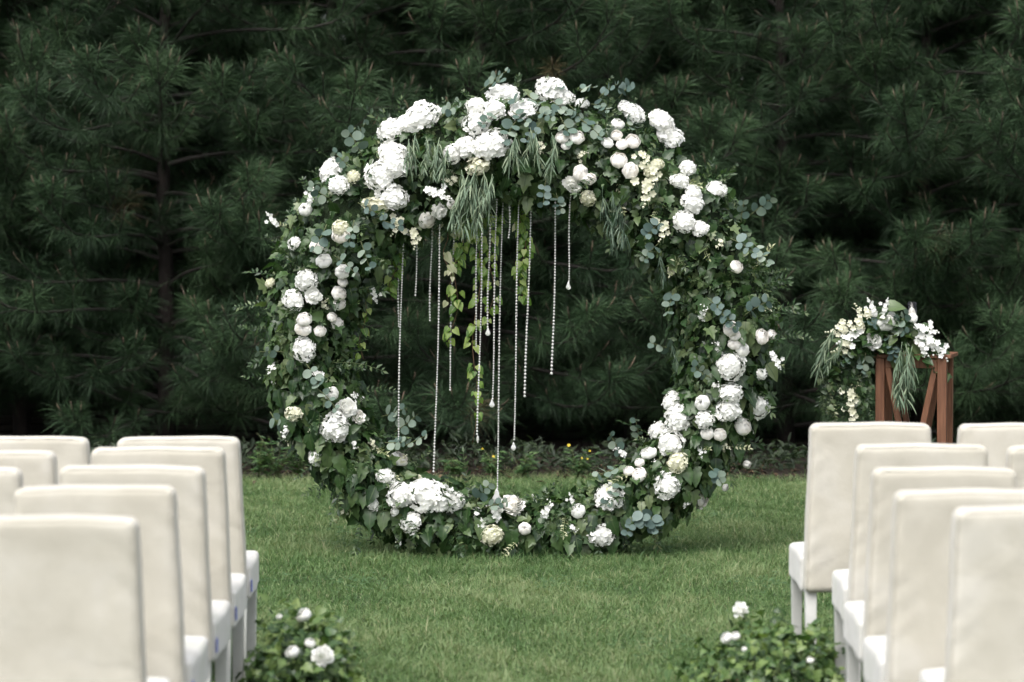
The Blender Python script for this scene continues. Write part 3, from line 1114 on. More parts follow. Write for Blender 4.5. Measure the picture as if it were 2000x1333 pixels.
for h in [(1097, 269, 14), (1126, 269, 14), (1105, 284, 10), (1204, 265, 12), (1237, 277, 15), (1210, 314, 17), (1231, 333, 17), (1370, 977, 17), (1438, 521, 13), (618, 481, 14), (1452, 833, 17), (1489, 658, 15), (1508, 654, 10), (666, 460, 16), (834, 430, 17), (1381, 847, 14), (1431, 887, 12), (1434, 673, 12), (662, 593, 13)]:
    bloom('rose', ROSE_OPEN + ROSE[:2], *h)
for h in [(1207, 242, 13), (1187, 279, 11), (1215, 282, 11), (1134, 339, 16), (1150, 350, 12), (632, 511, 14), (668, 531, 13), (670, 551, 10), (662, 573, 14), (594, 624, 15), (592, 643, 15), (625, 647, 12), (648, 620, 10), (659, 632, 11),
          (779, 896, 15, 1.15, .9), (1130, 999, 15), (1266, 886, 14, 1.1, 1), (1249, 904, 10), (1228, 920, 11), (1248, 928, 14), (1427, 643, 13, 1, 1.2), (1435, 655, 11), (1451, 683, 13), (1406, 850, 13), (1466, 848, 8), (882, 400, 10), (1417, 953, 8), (1459, 908, 10, 1.3, .6)]:
    bloom('rose', ROSE, *h)
for h in [(596, 410, 15), (647, 769, 15), (1372, 787, 14, 1, 1.1), (1025, 1033, 13, 1, 1.1), (1452, 663, 5)]:
    bloom('rose_bud', BUD, *h)
for px, py, dx, dy, s, k in ((835, 370, .8, -.3, .14, 0), (1260, 350, .1, -1, .16, 2), (1270, 320, .2, -.9, .14, 2), (800, 440, .3, -1, .12, 2), (547, 445, -.4, .6, .09, 0), (1300, 430, -.1, -1, .12, 2), (1060, 1010, .3, .6, .10, 1), (1225, 900, -.5, .4, .08, 1), (780, 420, -.2, -.8, .12, 2), (610, 400, .2, .6, .09, 0), (1245, 300, .5, -.6, .1, 2), (720, 560, .2, -.7, .09, 0), (1500, 690, .4, -.8, .1, 0)):
    w, nr = seat(px, py)
    put('star_flower_spray', STAR[k], ring, w + nr * .03, norm(np.array((dx, -.2, dy))), np.array((0, -1, .4)), s)

for q in range(46):
    a5, p5 = r.uniform(0, 2 * math.pi), r.uniform(.3, math.pi - .3)
    pq, nq = ring_pt(np.array([a5]), np.array([p5]), np.array([1.0]))
    if pq[0][2] > .12:
        put('star_flower_spray', STAR[r.integers(0, 3)], ring, pq[0], norm(r.normal(0, .6, 3) + nq[0] * .5), norm(nq[0] + np.array((0, -.4, .3))), r.uniform(.05, .10))


def euca_sprig(pos, tip, nrm, L, n, size, mat, parent, hang=.0):
    """stem with round leaves in pairs, each leaf an object"""
    x, y, z = frames(np.array(tip, float), np.array(nrm, float))
    g = G()
    path = np.array([(.05 * L * math.sin(t * 3 + pos[0] * 9), t * L, -.15 * L * t * t) for t in np.linspace(0, 1, 7)])
    tube(g, path, np.linspace(.003, .0014, 7), 5)
    st = g.build('eucalyptus_sprig', M['stem'], parent)
    st.matrix_basis = mat4(x, y, z, pos)
    for i in range(n):
        t = .12 + .88 * (i // 2 + .5 * (i % 2) * .3 + .5) / (n / 2)
        t = min(t, 1.0)
        c = np.array([np.interp(t * 6, np.arange(7), path[:, k]) for k in range(3)])
        s = 1 if i % 2 else -1
        d = norm(np.array((s * .9, rnd.gauss(.45, .25), rnd.gauss(.25, .3))))
        leaf_obj('eucalyptus_leaf', 'oval', T_OVAL, mat, st, c, d, norm(np.array((rnd.gauss(0, .45), rnd.gauss(-.2, .4), 1))), size * rnd.uniform(.8, 1.15) * (1.05 - .35 * t))
    return st


EU = [(960, 175, .6, .6, 'euca'), (1000, 225, .5, -.3, 'euca'), (975, 225, -.5, -.4, 'euca'), (1045, 225, .7, -.2, 'euca'), (1060, 190, .7, .3, 'euca'), (1125, 190, .6, .2, 'euca'), (1095, 235, .3, -.8, 'euca'), (1130, 240, .6, -.5, 'euca'), (690, 330, -.5, .4, 'euca'), (640, 440, -.3, -.6, 'euca'), (940, 190, .7, .5, 'euca'), (985, 205, .9, .1, 'euca'), (1030, 195, .5, -.4, 'euca'), (1010, 240, -.4, -.7, 'euca'), (1075, 205, .6, -.5, 'euca'), (1110, 215, .5, -.6, 'euca'), (1150, 215, .8, -.2, 'euca'), (1165, 205, .6, .6, 'euca_blue'), (1060, 245, -.6, -.6, 'euca_blue'),
      (1205, 205, .4, .7, 'euca_blue'), (1225, 225, .2, -.8, 'euca'), (700, 290, .3, .8, 'euca'), (715, 310, -.4, .6, 'euca'), (700, 400, .8, -.3, 'euca_blue'), (735, 425, .9, -.2, 'euca_blue'), (690, 430, -.1, -1, 'euca'), (700, 470, .4, -.8, 'euca'), (650, 390, -.5, .3, 'euca'),
      (1440, 440, .1, 1, 'euca'), (1455, 430, .5, .5, 'euca'), (1420, 470, .8, -.4, 'euca_blue'), (1460, 480, .6, -.6, 'euca'), (1300, 430, -.8, -.6, 'euca_blue'), (1295, 470, -.7, -.7, 'euca'), (1385, 580, .5, -.6, 'euca_blue'), (1405, 610, .6, -.5, 'euca_blue'), (1450, 620, .5, .4, 'euca_blue'), (1330, 690, -.9, .4, 'euca'),
      (1225, 900, -.4, .6, 'euca'), (1215, 920, -.7, -.2, 'euca'), (1225, 940, -.6, -.7, 'euca'), (1260, 870, -.3, .8, 'euca'), (1250, 985, .2, -.9, 'euca_blue'), (1265, 1000, .5, -.8, 'euca_blue'), (1235, 1000, -.2, -.8, 'euca_blue'), (1380, 905, .4, -.6, 'euca'), (760, 850, .6, .5, 'euca'), (775, 880, .7, .4, 'euca'), (745, 870, .8, .1, 'euca'), (735, 820, .8, .4, 'euca'),
      (560, 690, -.6, .1, 'euca'), (600, 710, .4, -.7, 'euca'), (650, 500, .6, -.4, 'euca'), (540, 800, .4, -.6, 'euca'), (930, 990, .3, .6, 'euca'), (945, 1000, .6, .3, 'euca'), (1090, 370, .1, -.9, 'euca'), (1070, 345, -.2, -.9, 'euca_blue'), (860, 240, .6, .5, 'euca'), (1330, 560, -.4, -.8, 'euca'), (620, 760, .5, -.5, 'euca'), (1390, 740, -.6, .5, 'euca')]
for px, py, dx, dy, mt in EU:
    w, nr = seat(px, py)
    euca_sprig(w + nr * .035, norm(np.array((dx, -.25, dy))), norm(nr + np.array((0, -.3, .3))), rnd.uniform(.10, .16), 6, rnd.uniform(.042, .060), mt, ring)


def willow_sprig(seed, L, mat='willow', n=44, size=.072):
    """hanging stem with narrow grey-green leaves; local -z is down"""
    r = np.random.default_rng(seed)
    g = G()
    ts = np.linspace(0, 1, 9)
    path = np.stack((.10 * L * np.sin(ts * 3 + seed), .05 * L * np.cos(ts * 4 + seed) - .05 * L, -ts * L), 1)
    t = np.sort(r.uniform(.05, 1, n))
    c = np.stack([np.interp(t, ts, path[:, k]) for k in range(3)], 1)
    a = r.uniform(0, 6.28, n)
    tip = np.stack((np.cos(a) * .6, np.sin(a) * .6 - .15, np.full(n, -.8)), 1) + r.normal(0, .18, (n, 3))
    nr = np.stack((np.cos(a) * .5, np.sin(a) * .5 - .4, np.full(n, .8)), 1)
    stamp(g, T_LANCE, c, tip, nr, r.uniform(.7, 1.2, n) * size, 1.0)
    tube(g, path, np.linspace(.0024, .001, 9), 4)
    return g.mesh('willow_sprig', M[mat], True)


WIL = [willow_sprig(1, .24), willow_sprig(2, .3, 'willow', 58), willow_sprig(3, .18, 'willow', 38), willow_sprig(4, .24, 'willow_dark'), willow_sprig(5, .3, 'willow_dark', 58)]
for px, py, k, s in ((815, 268, 2, .9), (830, 275, 0, .7), (845, 285, 0, .7), (860, 275, 2, .9), (800, 280, 2, .9), (875, 290, 2, .9), (905, 325, 1, 1), (920, 320, 1, 1.05), (935, 330, 0, 1.1), (950, 335, 1, .85), (915, 335, 0, 1.2), (893, 330, 0, 1), (962, 340, 2, 1), (930, 345, 1, .9),
                     (1010, 265, 2, .9), (1030, 255, 0, .7), (1050, 262, 2, .9), (1070, 265, 0, .75), (1085, 280, 2, .9), (1000, 280, 2, .8), (1185, 360, 3, 1), (1205, 370, 4, .9), (1220, 380, 3, .9), (1195, 390, 4, .8), (1300, 480, 3, .7), (1330, 660, 3, .6)):
    w, nr = seat(px, py)
    o = link('willow_sprig', WIL[k], ring)
    o.matrix_basis = Matrix.Translation(Vector(w + nr * .05)) @ Matrix.Rotation(rnd.uniform(-.5, .5), 4, 'Z') @ Matrix.Rotation(rnd.uniform(-.15, .15), 4, 'Y') @ Matrix.Scale(s, 4)

# ------------------------------------------------------------------ hanging ivy vines (each its own thing)
vines = [(905, 420, 880, 680, 66, 'vine', 'long leafy green ivy vine hanging left of the middle crystal strands'),
         (935, 430, 925, 868, 62, 'vine', 'longest trailing ivy vine with sparse pale leaves near its bottom tip'),
         (962, 420, 958, 645, 46, 'vine', 'short bright ivy vine hanging just right of the longest vine'),
         (1020, 360, 1020, 588, 96, 'vine', 'thick dark-topped ivy vine hanging right of the centre'),
         (775, 440, 764, 590, 26, 'vine', 'short ivy vine hanging at the left end of the crystal strands'),
         (868, 450, 880, 590, 13, 'varieg', 'cream variegated ivy sprig with few leaves hanging among the strands'),
         (712, 500, 708, 705, 26, 'vine', 'ivy vine trailing down the inner left edge of the flower ring')]
for vx0, vy0, vx1, vy1, n, mt, lb in vines:
    a, b = at(vx0, vy0, CY - .05), at(vx1, vy1, CY - .08)
    t = thing('ivy_vine', tuple(a), lb, 'vine', 'ivy vines hanging inside the ring')
    d = b - a
    ts = np.linspace(0, 1, 15)
    path = d[None] * ts[:, None] + np.stack((.018 * np.sin(ts * 11 + vx0), .02 * np.sin(ts * 8), 0 * ts), 1)
    g = G()
    tube(g, path, np.linspace(.0028, .0012, 15), 5)
    g.build('stem', M['stem_brown'], t)
    for q in range(n):
        f = rnd.random() ** (1.25 if mt == 'vine' else 1.0)
        c = np.array([np.interp(f, ts, path[:, k]) for k in range(3)])
        an = rnd.uniform(0, 6.28)
        spread = .022 * (1.25 - .6 * f)
        c = c + np.array((math.cos(an), math.sin(an) * .6, 0)) * spread
        leaf_obj('leaf', 'heart', T_HEART, mt if rnd.random() < .95 else 'varieg', t, c, np.array((math.cos(an) * .7, math.sin(an) * .3 - .2, -.75)), np.array((math.cos(an) * .3 + rnd.gauss(0, .3), -.9, .35)), rnd.uniform(.028, .054) * (1.1 - .25 * f))

# ------------------------------------------------------------------ crystal strands


def bead_ring(r, oct_=8):
    prof = [(0, 1), (.62, .72), (1, 0), (.62, -.72), (0, -1)]
    V, F = [], []
    V.append((0, 0, 1))
    for q in range(1, 4):
        for k in range(oct_):
            a = k * 2 * math.pi / oct_ + .2 * q
            V.append((prof[q][0] * math.cos(a), prof[q][0] * math.sin(a), prof[q][1]))
    V.append((0, 0, -1))
    T = []
    for k in range(oct_):
        k2 = (k + 1) % oct_
        T.append((0, 1 + k, 1 + k2))
        for q in range(2):
            A0, B0 = 1 + q * oct_, 1 + (q + 1) * oct_
            T += [(A0 + k, B0 + k, B0 + k2), (A0 + k, B0 + k2, A0 + k2)]
        T.append((1 + 2 * oct_ + k, len(V) - 1, 1 + 2 * oct_ + k2))
    return np.array(V, float) * r, np.array(T)


BEAD = bead_ring(1.0)


def pendant_mesh(kind):
    """faceted drop hanging from its top point; unit length"""
    prof = [(.0, 0), (.10, -.10), (.16, -.35), (.30, -.62), (.31, -.78), (.18, -.94), (0, -1)] if kind == 'drop' else [(0, 0), (.13, -.2), (.16, -.55), (.10, -.8), (0, -1)]
    g = G()
    n = 8
    V = [(p * math.cos(k * 2 * math.pi / n), p * .6 * math.sin(k * 2 * math.pi / n), z) for p, z in prof for k in range(n)]
    F = [(q * n + k, q * n + (k + 1) % n, (q + 1) * n + (k + 1) % n, (q + 1) * n + k) for q in range(len(prof) - 1) for k in range(n)]
    g.add(np.array(V), np.array(F))
    return g.mesh('pendant_' + kind, M['crystal'], False)


PEND = {'drop': pendant_mesh('drop'), 'spike': pendant_mesh('spike')}
strands = [(787, 440, 778, 868, None, 0, 'leftmost full-length crystal bead strand, reaching down into the ring foliage'),
           (781, 450, 778, 640, None, 0, 'crystal bead strand hanging close beside the leftmost long strand'),
           (815, 397, 811, 580, None, 0, 'short crystal bead strand, second from the left, ending high'),
           (843, 440, 840, 627, None, 0, 'short crystal bead strand just right of the shortest left one'),
           (860, 430, 848, 927, None, 0, 'long crystal bead strand ending just above the left hydrangea cluster'),
           (888, 410, 878, 765, None, 0, 'mid-length crystal bead strand left of the ivy vines'),
           (933, 425, 928, 690, None, 0, 'crystal bead strand running close along the longest ivy vine'),
           (942, 420, 933, 850, 'spike', 0, 'crystal bead strand ending in a pointed spike beside the ivy tip'),
           (956, 440, 953, 640, 'drop', 0, 'short crystal strand with a teardrop pendant among the ivy leaves'),
           (971, 390, 961, 780, 'drop', 0, 'mid-length crystal strand with a teardrop left of the longest strand'),
           (983, 365, 970, 955, 'big', 0, 'longest crystal strand with the big teardrop pendant near the ground'),
           (997, 375, 993, 467, None, 0, 'shortest crystal bead strand, high up near the ring centre'),
           (1015, 360, 1003, 864, 'drop', 0, 'long crystal strand with a teardrop hanging right of the centre'),
           (1037, 365, 1026, 776, None, 1, 'thick-beaded crystal strand right of the dark ivy vine'),
           (1086, 380, 1078, 736, None, 1, 'second crystal bead strand from the right, ending without a pendant'),
           (1115, 370, 1110, 550, 'drop', 0, 'rightmost crystal strand, short with a teardrop pendant')]
for x0, y0, x1, y1, pend, big, lb in strands:
    yy = CY - .10 + .06 * math.sin(x0 * 1.7)
    a, b = at(x0, y0, yy), at(x1, y1, yy - .02)
    t = thing('crystal_strand', tuple(a), lb, 'bead strand', 'crystal strands hanging in the ring')
    d = b - a
    Ln = float(np.linalg.norm(d))
    r0 = .0058
    g = G()
    s = 0.0
    ps, rs = [], []
    while s < Ln:
        f = s / Ln
        rr = r0 * (1 + (.6 * max(0, f - .4) if big else .12 * math.sin(f * 9 + x0)))
        ps.append(d * f + np.array((.004 * math.sin(f * 5 + x0), 0, 0)))
        rs.append(rr)
        s += rr * 2.5
    ps, rs = np.array(ps), np.array(rs)
    az = rng.uniform(0, 6.28, len(ps))
    stamp(g, (BEAD[0], BEAD[1], np.ones(len(BEAD[0]), np.float32)), ps, np.stack((np.cos(az), np.sin(az), 0 * az), 1), np.array((0, 0, 1.0)), rs)
    tube(g, ps, .0009, 4)
    o = g.build('bead_string', M['crystal'], t, False)
    o['kind'] = 'stuff'
    if pend:
        L = .085 if pend == 'big' else .045
        o = link('pendant', PEND['spike' if pend == 'spike' else 'drop'], t, Matrix.Translation(Vector(d)) @ Matrix.Rotation(rnd.uniform(-.4, .4), 4, 'Z') @ Matrix.Scale(L, 4))

# ------------------------------------------------------------------ chairs: origin at the back legs, facing +y
CW = .445


def back_def(co):
    z = co.z + .66
    t = max(0, min(1, (z - .35) / .62))
    y = co.y - .035 * t * t
    sd = BACK_SEED
    e = min(1, max(0, (abs(co.x) - .12) / .1))
    wr = .0016 * math.sin(z * 23 + co.x * 9 + sd) * (1 - t) + .001 * math.sin(co.x * 31 + z * 12 + sd * 2)
    wr += .0018 * e * math.sin(z * 75 + abs(co.x) * 60 + sd * 3) * math.sin(z * 9 + sd) + .0014 * math.sin(co.x * 48 + z * 26 * math.sin(sd) + sd) * max(0, math.sin(z * 6 + sd * 1.7))
    x = co.x * (1 + .10 * (1 - t)) * (1 + .002 * math.sin(z * 14 + sd))
    return Vector((x + .0008 * math.sin(z * 17 + sd), y + wr, z + .006 * math.cos(co.x * 6) + .001 * math.sin(co.x * 25 + sd)))


def seat_def(co):
    z = co.z + .411
    puff = .006 * (1 - (co.x / .225) ** 2) * (1 if co.z > 0 else 0)
    return Vector((co.x * (1 + .008 * math.sin(co.y * 25)), co.y + .285, z + puff + .003 * math.sin(co.x * 20 + co.y * 15)))


BACK_ME, PIPE_ME = [], []
for BACK_SEED in (0.0, 1.9, 3.3, 5.1, 6.4):
    BACK_ME.append(bm_mesh(rounded_box((CW / 2, .048, .312), .026, 34, 5, back_def), 'backrest', M['back_fabric']))
    hx_, hz_ = CW / 2 - .008, .312 - .008
    pp_ = [Vector((-hx_, -.043, v_)) for v_ in np.linspace(-hz_, hz_ - .02, 24)] + [Vector((u_, -.043, hz_)) for u_ in np.linspace(-hx_ + .02, hx_ - .02, 18)] + [Vector((hx_, -.043, v_)) for v_ in np.linspace(hz_ - .02, -hz_, 24)]
    gp_ = G()
    tube(gp_, np.array([back_def(v_) for v_ in pp_]), .0016, 6)
    PIPE_ME.append(gp_.mesh('piping', M['back_fabric']))
SEAT_ME = bm_mesh(rounded_box((CW / 2 + .028, .237, .068), .018, 10, 4, seat_def), 'seat', M['seat_fabric'])


def leg_me(y_top, y_bot, z_top, sx):
    V = []
    for z, w, yy in ((0, .034, y_bot), (z_top, .044, y_top)):
        for a, b in ((-1, -1), (1, -1), (1, 1), (-1, 1)):
            V.append((a * w / 2, yy + b * w / 2, z))
    F = [(3, 2, 1, 0), (4, 5, 6, 7), (0, 1, 5, 4), (1, 2, 6, 5), (2, 3, 7, 6), (3, 0, 4, 7)]
    return bevel_mesh('leg', V, F, M['leg'], .004, 2)


LEG_R, LEG_F = leg_me(.0, -.03, .36, 1), leg_me(.48, .48, .36, 1)
TAG_ME = bevel_mesh('tag', *box_v((0, 0, 0), (.004, .018, .045)), M['blue'], .001, 1)


def chair(x, y, top, label, rz, side, group):
    t = thing('slipcovered_chair', (x, y, 0), label, 'chair', group, rz)
    k = top / .972
    t.scale = (1, 1, k)
    bi_ = rnd.randrange(len(BACK_ME))
    bo_ = link('backrest', BACK_ME[bi_], t, Matrix.Rotation(rnd.uniform(-.008, .008), 4, 'Y') @ Matrix.Rotation(rnd.uniform(-.012, .012), 4, 'X'))
    link('piping', PIPE_ME[bi_], bo_)
    link('seat', SEAT_ME, t)
    for sx in (-1, 1):
        link('leg', LEG_R, t, Matrix.Translation((sx * (CW / 2 - .004), 0, 0)))
        link('leg', LEG_F, t, Matrix.Translation((sx * (CW / 2 - .002), 0, 0)))
    if side:
        link('care_tag', TAG_ME, t, Matrix.Translation((side * (CW / 2 + .031), .056, .40)))


GL, GR = 'white chairs left of the aisle', 'white chairs right of the aisle'
CH = [(468, 1, 535, .945, 'white slipcovered chair at the aisle in the front row, left block', GL), (435, 1, 584, .97, 'white slipcovered chair at the aisle, second row from the ring, left block', GL),
      (394, 1, 634, .965, 'white slipcovered chair at the aisle in the middle row, left block', GL), (343, 1, 708, .979, 'white slipcovered chair at the aisle, fourth row from the ring, left block', GL),
      (262, 1, 787, .97, 'blurred white slipcovered chair nearest the camera, bottom left', GL),
      (167, 1, 535, .945, 'white slipcovered chair second from the aisle in the front row, left block', GL), (108, 1, 584, .958, 'white slipcovered chair second from the aisle, second row, at the left edge', GL), (38, 1, 634, .959, 'white slipcovered chair cut by the left edge, only its back corner showing', GL),
      (1582, -1, 527, .988, 'white slipcovered chair at the aisle in the front row, right block', GR), (1669, -1, 574, .969, 'white slipcovered chair at the aisle, second row from the ring, right block', GR), (1702, -1, 631, .957, 'white slipcovered chair at the aisle in the middle row, right block', GR),
      (1748, -1, 700, .963, 'white slipcovered chair at the aisle, fourth row from the ring, right block', GR), (1866, -1, 769, .978, 'blurred white slipcovered chair nearest the camera, bottom right', GR),
      (1872, -1, 527, .983, 'white slipcovered chair right of the wooden stand, cut by the right edge', GR), (1963, -1, 574, .962, 'white slipcovered chair at the right edge with only a back corner showing', GR)]
for q, (px, sd_, s, top, lb, gp) in enumerate(CH):
    x = (px - 1000) / s - sd_ * CW / 2 + (.008 if px > 1000 else 0)
    chair(x, FPX / s + .05, top, lb, R(rnd.uniform(-1.2, 1.2) - (1.5 if px > 1000 else -1.0)), 1 if (px < 1000 and px > 200) else 0, gp)


# ------------------------------------------------------------------ planters by the aisle
def planter(cx, cy, wx, wy, h, label, roses_px, seed):
    r = np.random.default_rng(seed)
    t = thing('ivy_planter', (cx, cy, 0), label, 'planter', 'ivy planters beside the aisle')
    for k, (c, s) in enumerate((((0, -wy * .33, .065), (wx * .62, .016, .12)), ((0, wy * .33, .065), (wx * .62, .016, .12)), ((-wx * .31 + .008, 0, .065), (.016, wy * .66 - .017, .118)), ((wx * .31 - .008, 0, .065), (.016, wy * .66 - .017, .118)), ((0, 0, .012), (wx * .6, wy * .64, .012)))):
        link('crate_board', bevel_mesh('crate_board', *box_v(c, s), M['crate'], .002, 1), t)
    g = G()
    V = fib(160) * np.array((wx * .40, wy * .40, h * .36)) + np.array((0, 0, h * .5))
    gg = G()
    ball(gg, 1, 1, 16, 8)
    g.add(np.concatenate(gg.v) * np.array((wx * .34, wy * .36, h * .28)) + np.array((0, 0, h * .45)), gg.f[0])
    g.build('moss_fill', M['core'], t)
    n = 1250
    d = norm(r.normal(0, 1, (n, 3)))
    d[:, 2] = np.abs(d[:, 2]) * 1.0 - .25
    d = norm(d)
    rad = (r.uniform(.60, 1.04, n) + .22 * (r.random(n) < .16)) * (1 + .13 * np.sin(d[:, 0] * 7 + seed) + .13 * np.sin(d[:, 1] * 6) + .10 * np.sin(d[:, 0] * 17 + d[:, 2] * 11))
    p = d * rad[:, None] * np.array((wx * .5, wy * .5, h * .55)) + np.array((0, 0, h * .46))
    p[:, 2] = np.maximum(p[:, 2], .03)
    tip = norm(d * .5 + r.normal(0, .5, (n, 3)) + np.array((0, 0, -.25)))
    nr = norm(d * .5 + r.normal(0, .35, (n, 3)) + np.array((0, -.2, .8)))
    sz = r.uniform(.020, .046, n)
    front = np.argsort(p[:, 1] * 1.0 - p[:, 2] * 1.2 - rad * .4)
    big = front[:280]
    rest = front[280:]
    g = G()
    stamp(g, T_IVY, p[rest], tip[rest], nr[rest], sz[rest])
    o = g.build('ivy_foliage', M['planter_leaf'], t)
    o['kind'] = 'stuff'
    for i in big:
        leaf_obj('ivy_leaf', 'ivy', T_IVY if i % 3 else T_HEART, 'planter_leaf', t, p[i], tip[i], nr[i], sz[i]) if i % 3 else leaf_obj('ivy_leaf', 'heart', T_HEART, 'planter_leaf', t, p[i], tip[i], nr[i], sz[i])
    for px, py, rp, dy in roses_px:
        w = at(px, py, cy + dy)
        s = rp / FPX * w[1]
        ax = norm(np.array((rnd.gauss(0, .3), -.5, .8)))
        put('rose', PEONY[rnd.randrange(3)] if rp > 14 else ROSE_OPEN[1], t, w - np.array((cx, cy, 0)), np.cross(ax, (.3, .5, .2)), ax, s)
    return t


planter(-.755, 9.35, .38, .60, .31, 'low ivy planter with white roses at the aisle, left of the lawn', [(594, 1202, 14, .05), (546, 1205, 6, .0), (630, 1284, 23, -.30), (606, 1257, 10, -.26), (572, 1274, 13, -.28)], 4)
planter(.925, 9.45, .44, .64, .28, 'wide ivy planter with white roses at the aisle, right of the lawn', [(1446, 1192, 17, .1), (1420, 1246, 11, -.27), (1437, 1243, 9, -.29), (1454, 1268, 5, -.36), (1583, 1290, 7, -.37)], 9)

# ------------------------------------------------------------------ wooden stand, flowers and glass
SY = 14.75
sp = at(1787, 690, SY)
stand = thing('wooden_stand', (sp[0], SY, 0), 'tall red-brown wooden stand with slanted braces behind the right chairs', 'stand', None, R(-15))
TOP = float(sp[2])
hw, hd = .195, .20
pw = .05
for sx in (-1, 1):
    for sy in (-1, 1):
        V, F = box_v((sx * (hw - pw / 2), sy * (hd - pw / 2), (TOP - .022) / 2), (pw, pw, TOP - .022))
        link('post', bevel_mesh('post', V, F, M['wood'], .003, 1), stand)
for sy in (-1, 1):
    for sx in (-1, 1):
        V, F = bar((sx * (hw - pw - .014), sy * (hd - .028), TOP - .07), (sx * .022, sy * (hd - .028), TOP - .60), .034, .03)
        link('brace', bevel_mesh('brace', V, F, M['wood'], .003, 1), stand)
    V, F = box_v((0, sy * (hd - .026), TOP - .050), (2 * hw - 2 * pw - .002, .03, .052))
    link('rail', bevel_mesh('rail', V, F, M['wood'], .003, 1), stand)
    V, F = box_v((0, sy * (hd - .026), TOP - .632), (2 * hw - 2 * pw - .002, .03, .052))
    link('rail', bevel_mesh('rail', V, F, M['wood'], .003, 1), stand)
for q in range(4):
    V, F = box_v((0, -hd + .055 + q * .105 - .005, TOP - .010), (2 * hw + .05, .101, .022))
    link('top_board', bevel_mesh('top_board', V, F, M['wood'], .003, 1), stand)

arr = thing('flower_arrangement', (sp[0], SY, TOP), 'trailing arrangement of white flowers and greenery on the wooden stand', 'flowers')
AO = np.array((sp[0], SY, TOP))
g = G()
gg = G()
ball(gg, 1, 1, 14, 8)
bc = at(1735, 668, SY - .05) - AO
g.add(np.concatenate(gg.v) * np.array((.17, .12, .055)) + np.array((bc[0], -.03, .055)), gg.f[0])
g.build('foam_base', M['core'], arr)
r = np.random.default_rng(5)
g = G()
k = 620
px = r.uniform(1622, 1840, k)
u = (px - 1735) / 105
py = 618 + 70 * u * u + r.uniform(0, 62, k)
pts = np.array([at(a, b, SY - .06 - .16 * c) - AO for a, b, c in zip(px, py, r.random(k))])
d = norm(np.stack((u, np.full(k, -.5), np.full(k, -.1)), 1) + r.normal(0, .5, (k, 3)))
stamp(g, T_HEART, pts, d, norm(np.array((0, -.6, .7)) + r.normal(0, .4, (k, 3))), r.uniform(.03, .07, k))
g.build('leaf_mass', M['ivy'], arr)['kind'] = 'stuff'
# trailing greenery on the left
for q in range(44):
    a = at(rnd.uniform(1605, 1705), rnd.uniform(690, 790), SY - .17) - AO
    put('fine_sprig', FINE[rnd.choice((0, 1, 3, 4))], arr, a, np.array((rnd.uniform(-.5, .4), -.2, -1)), np.array((0, -1, .3)), rnd.uniform(.5, .9))
for q, (x0, y0, x1, y1) in enumerate(((1640, 690, 1600, 740), (1660, 690, 1650, 800), (1675, 690, 1672, 822), (1690, 690, 1680, 815), (1650, 690, 1630, 812), (1630, 690, 1612, 790), (1665, 690, 1660, 826), (1700, 690, 1690, 770))):
    a, b = at(x0, y0, SY - .16) - AO, at(x1, y1, SY - .19) - AO
    g = G()
    ts = np.linspace(0, 1, 8)[:, None]
    path = a + (b - a) * ts + np.stack((.02 * np.sin(ts[:, 0] * 6 + q), 0 * ts[:, 0], .02 * np.sin(ts[:, 0] * 3.14)), 1)
    tube(g, path, .0022, 4)
    n = 26
    t = r.uniform(0, 1, n)
    c = a + (b - a) * t[:, None] + r.normal(0, .012, (n, 3))
    stamp(g, T_HEART, c, norm(np.array((0, -.2, -.6)) + r.normal(0, .5, (n, 3))), norm(np.array((0, -.8, .4)) + r.normal(0, .4, (n, 3))), r.uniform(.022, .044, n))
    g.build('trailing_sprig', M['fine'], arr)
for px, py, k, s in ((1752, 668, 1, .95), (1760, 672, 0, 1.25), (1770, 676, 1, 1.05), (1764, 680, 0, 1.25), (1625, 650, 2, .9), (1640, 655, 0, .8), (1618, 672, 2, 1.0), (1632, 640, 2, .8)):
    w = at(px, py, SY - .24) - AO
    o = link('willow_sprig', WIL[k], arr)
    o.matrix_basis = Matrix.Translation(Vector(w)) @ Matrix.Rotation(rnd.uniform(-.4, .4), 4, 'Z') @ Matrix.Rotation(rnd.uniform(-.1, .1) + (.35 if px < 1700 else 0), 4, 'Y') @ Matrix.Scale(s, 4)
for px, py, dx, dy, s, k in ((1690, 640, -.9, .1, .13, 2), (1680, 655, -.8, -.3, .14, 0), (1700, 625, -.8, .5, .12, 2), (1665, 665, -.7, -.6, .13, 2), (1655, 640, -.9, -.4, .12, 2), (1705, 612, -.3, .7, .09, 0), (1725, 610, .2, .7, .08, 0), (1790, 640, .8, -.2, .12, 0), (1800, 655, .7, -.5, .15, 1), (1815, 668, .7, -.8, .14, 0), (1795, 660, .3, -.6, .12, 1), (1660, 760, .1, -.9, .12, 2), (1662, 795, .1, -.6, .1, 2)):
    put('star_flower_spray', STAR[k], arr, at(px, py, SY - .2) - AO, norm(np.array((dx, -.2, dy))), np.array((0, -1, .5)), s * 1.1)


def abloom(name, mes, px, py, rp, sx=1, sz=1):
    w = at(px, py, SY - .2) - AO
    bloom(name, mes, px, py, rp, sx, sz, .25, parent=arr, w=w, nr=np.array((0, -1.0, .1))).matrix_basis.translation
    return


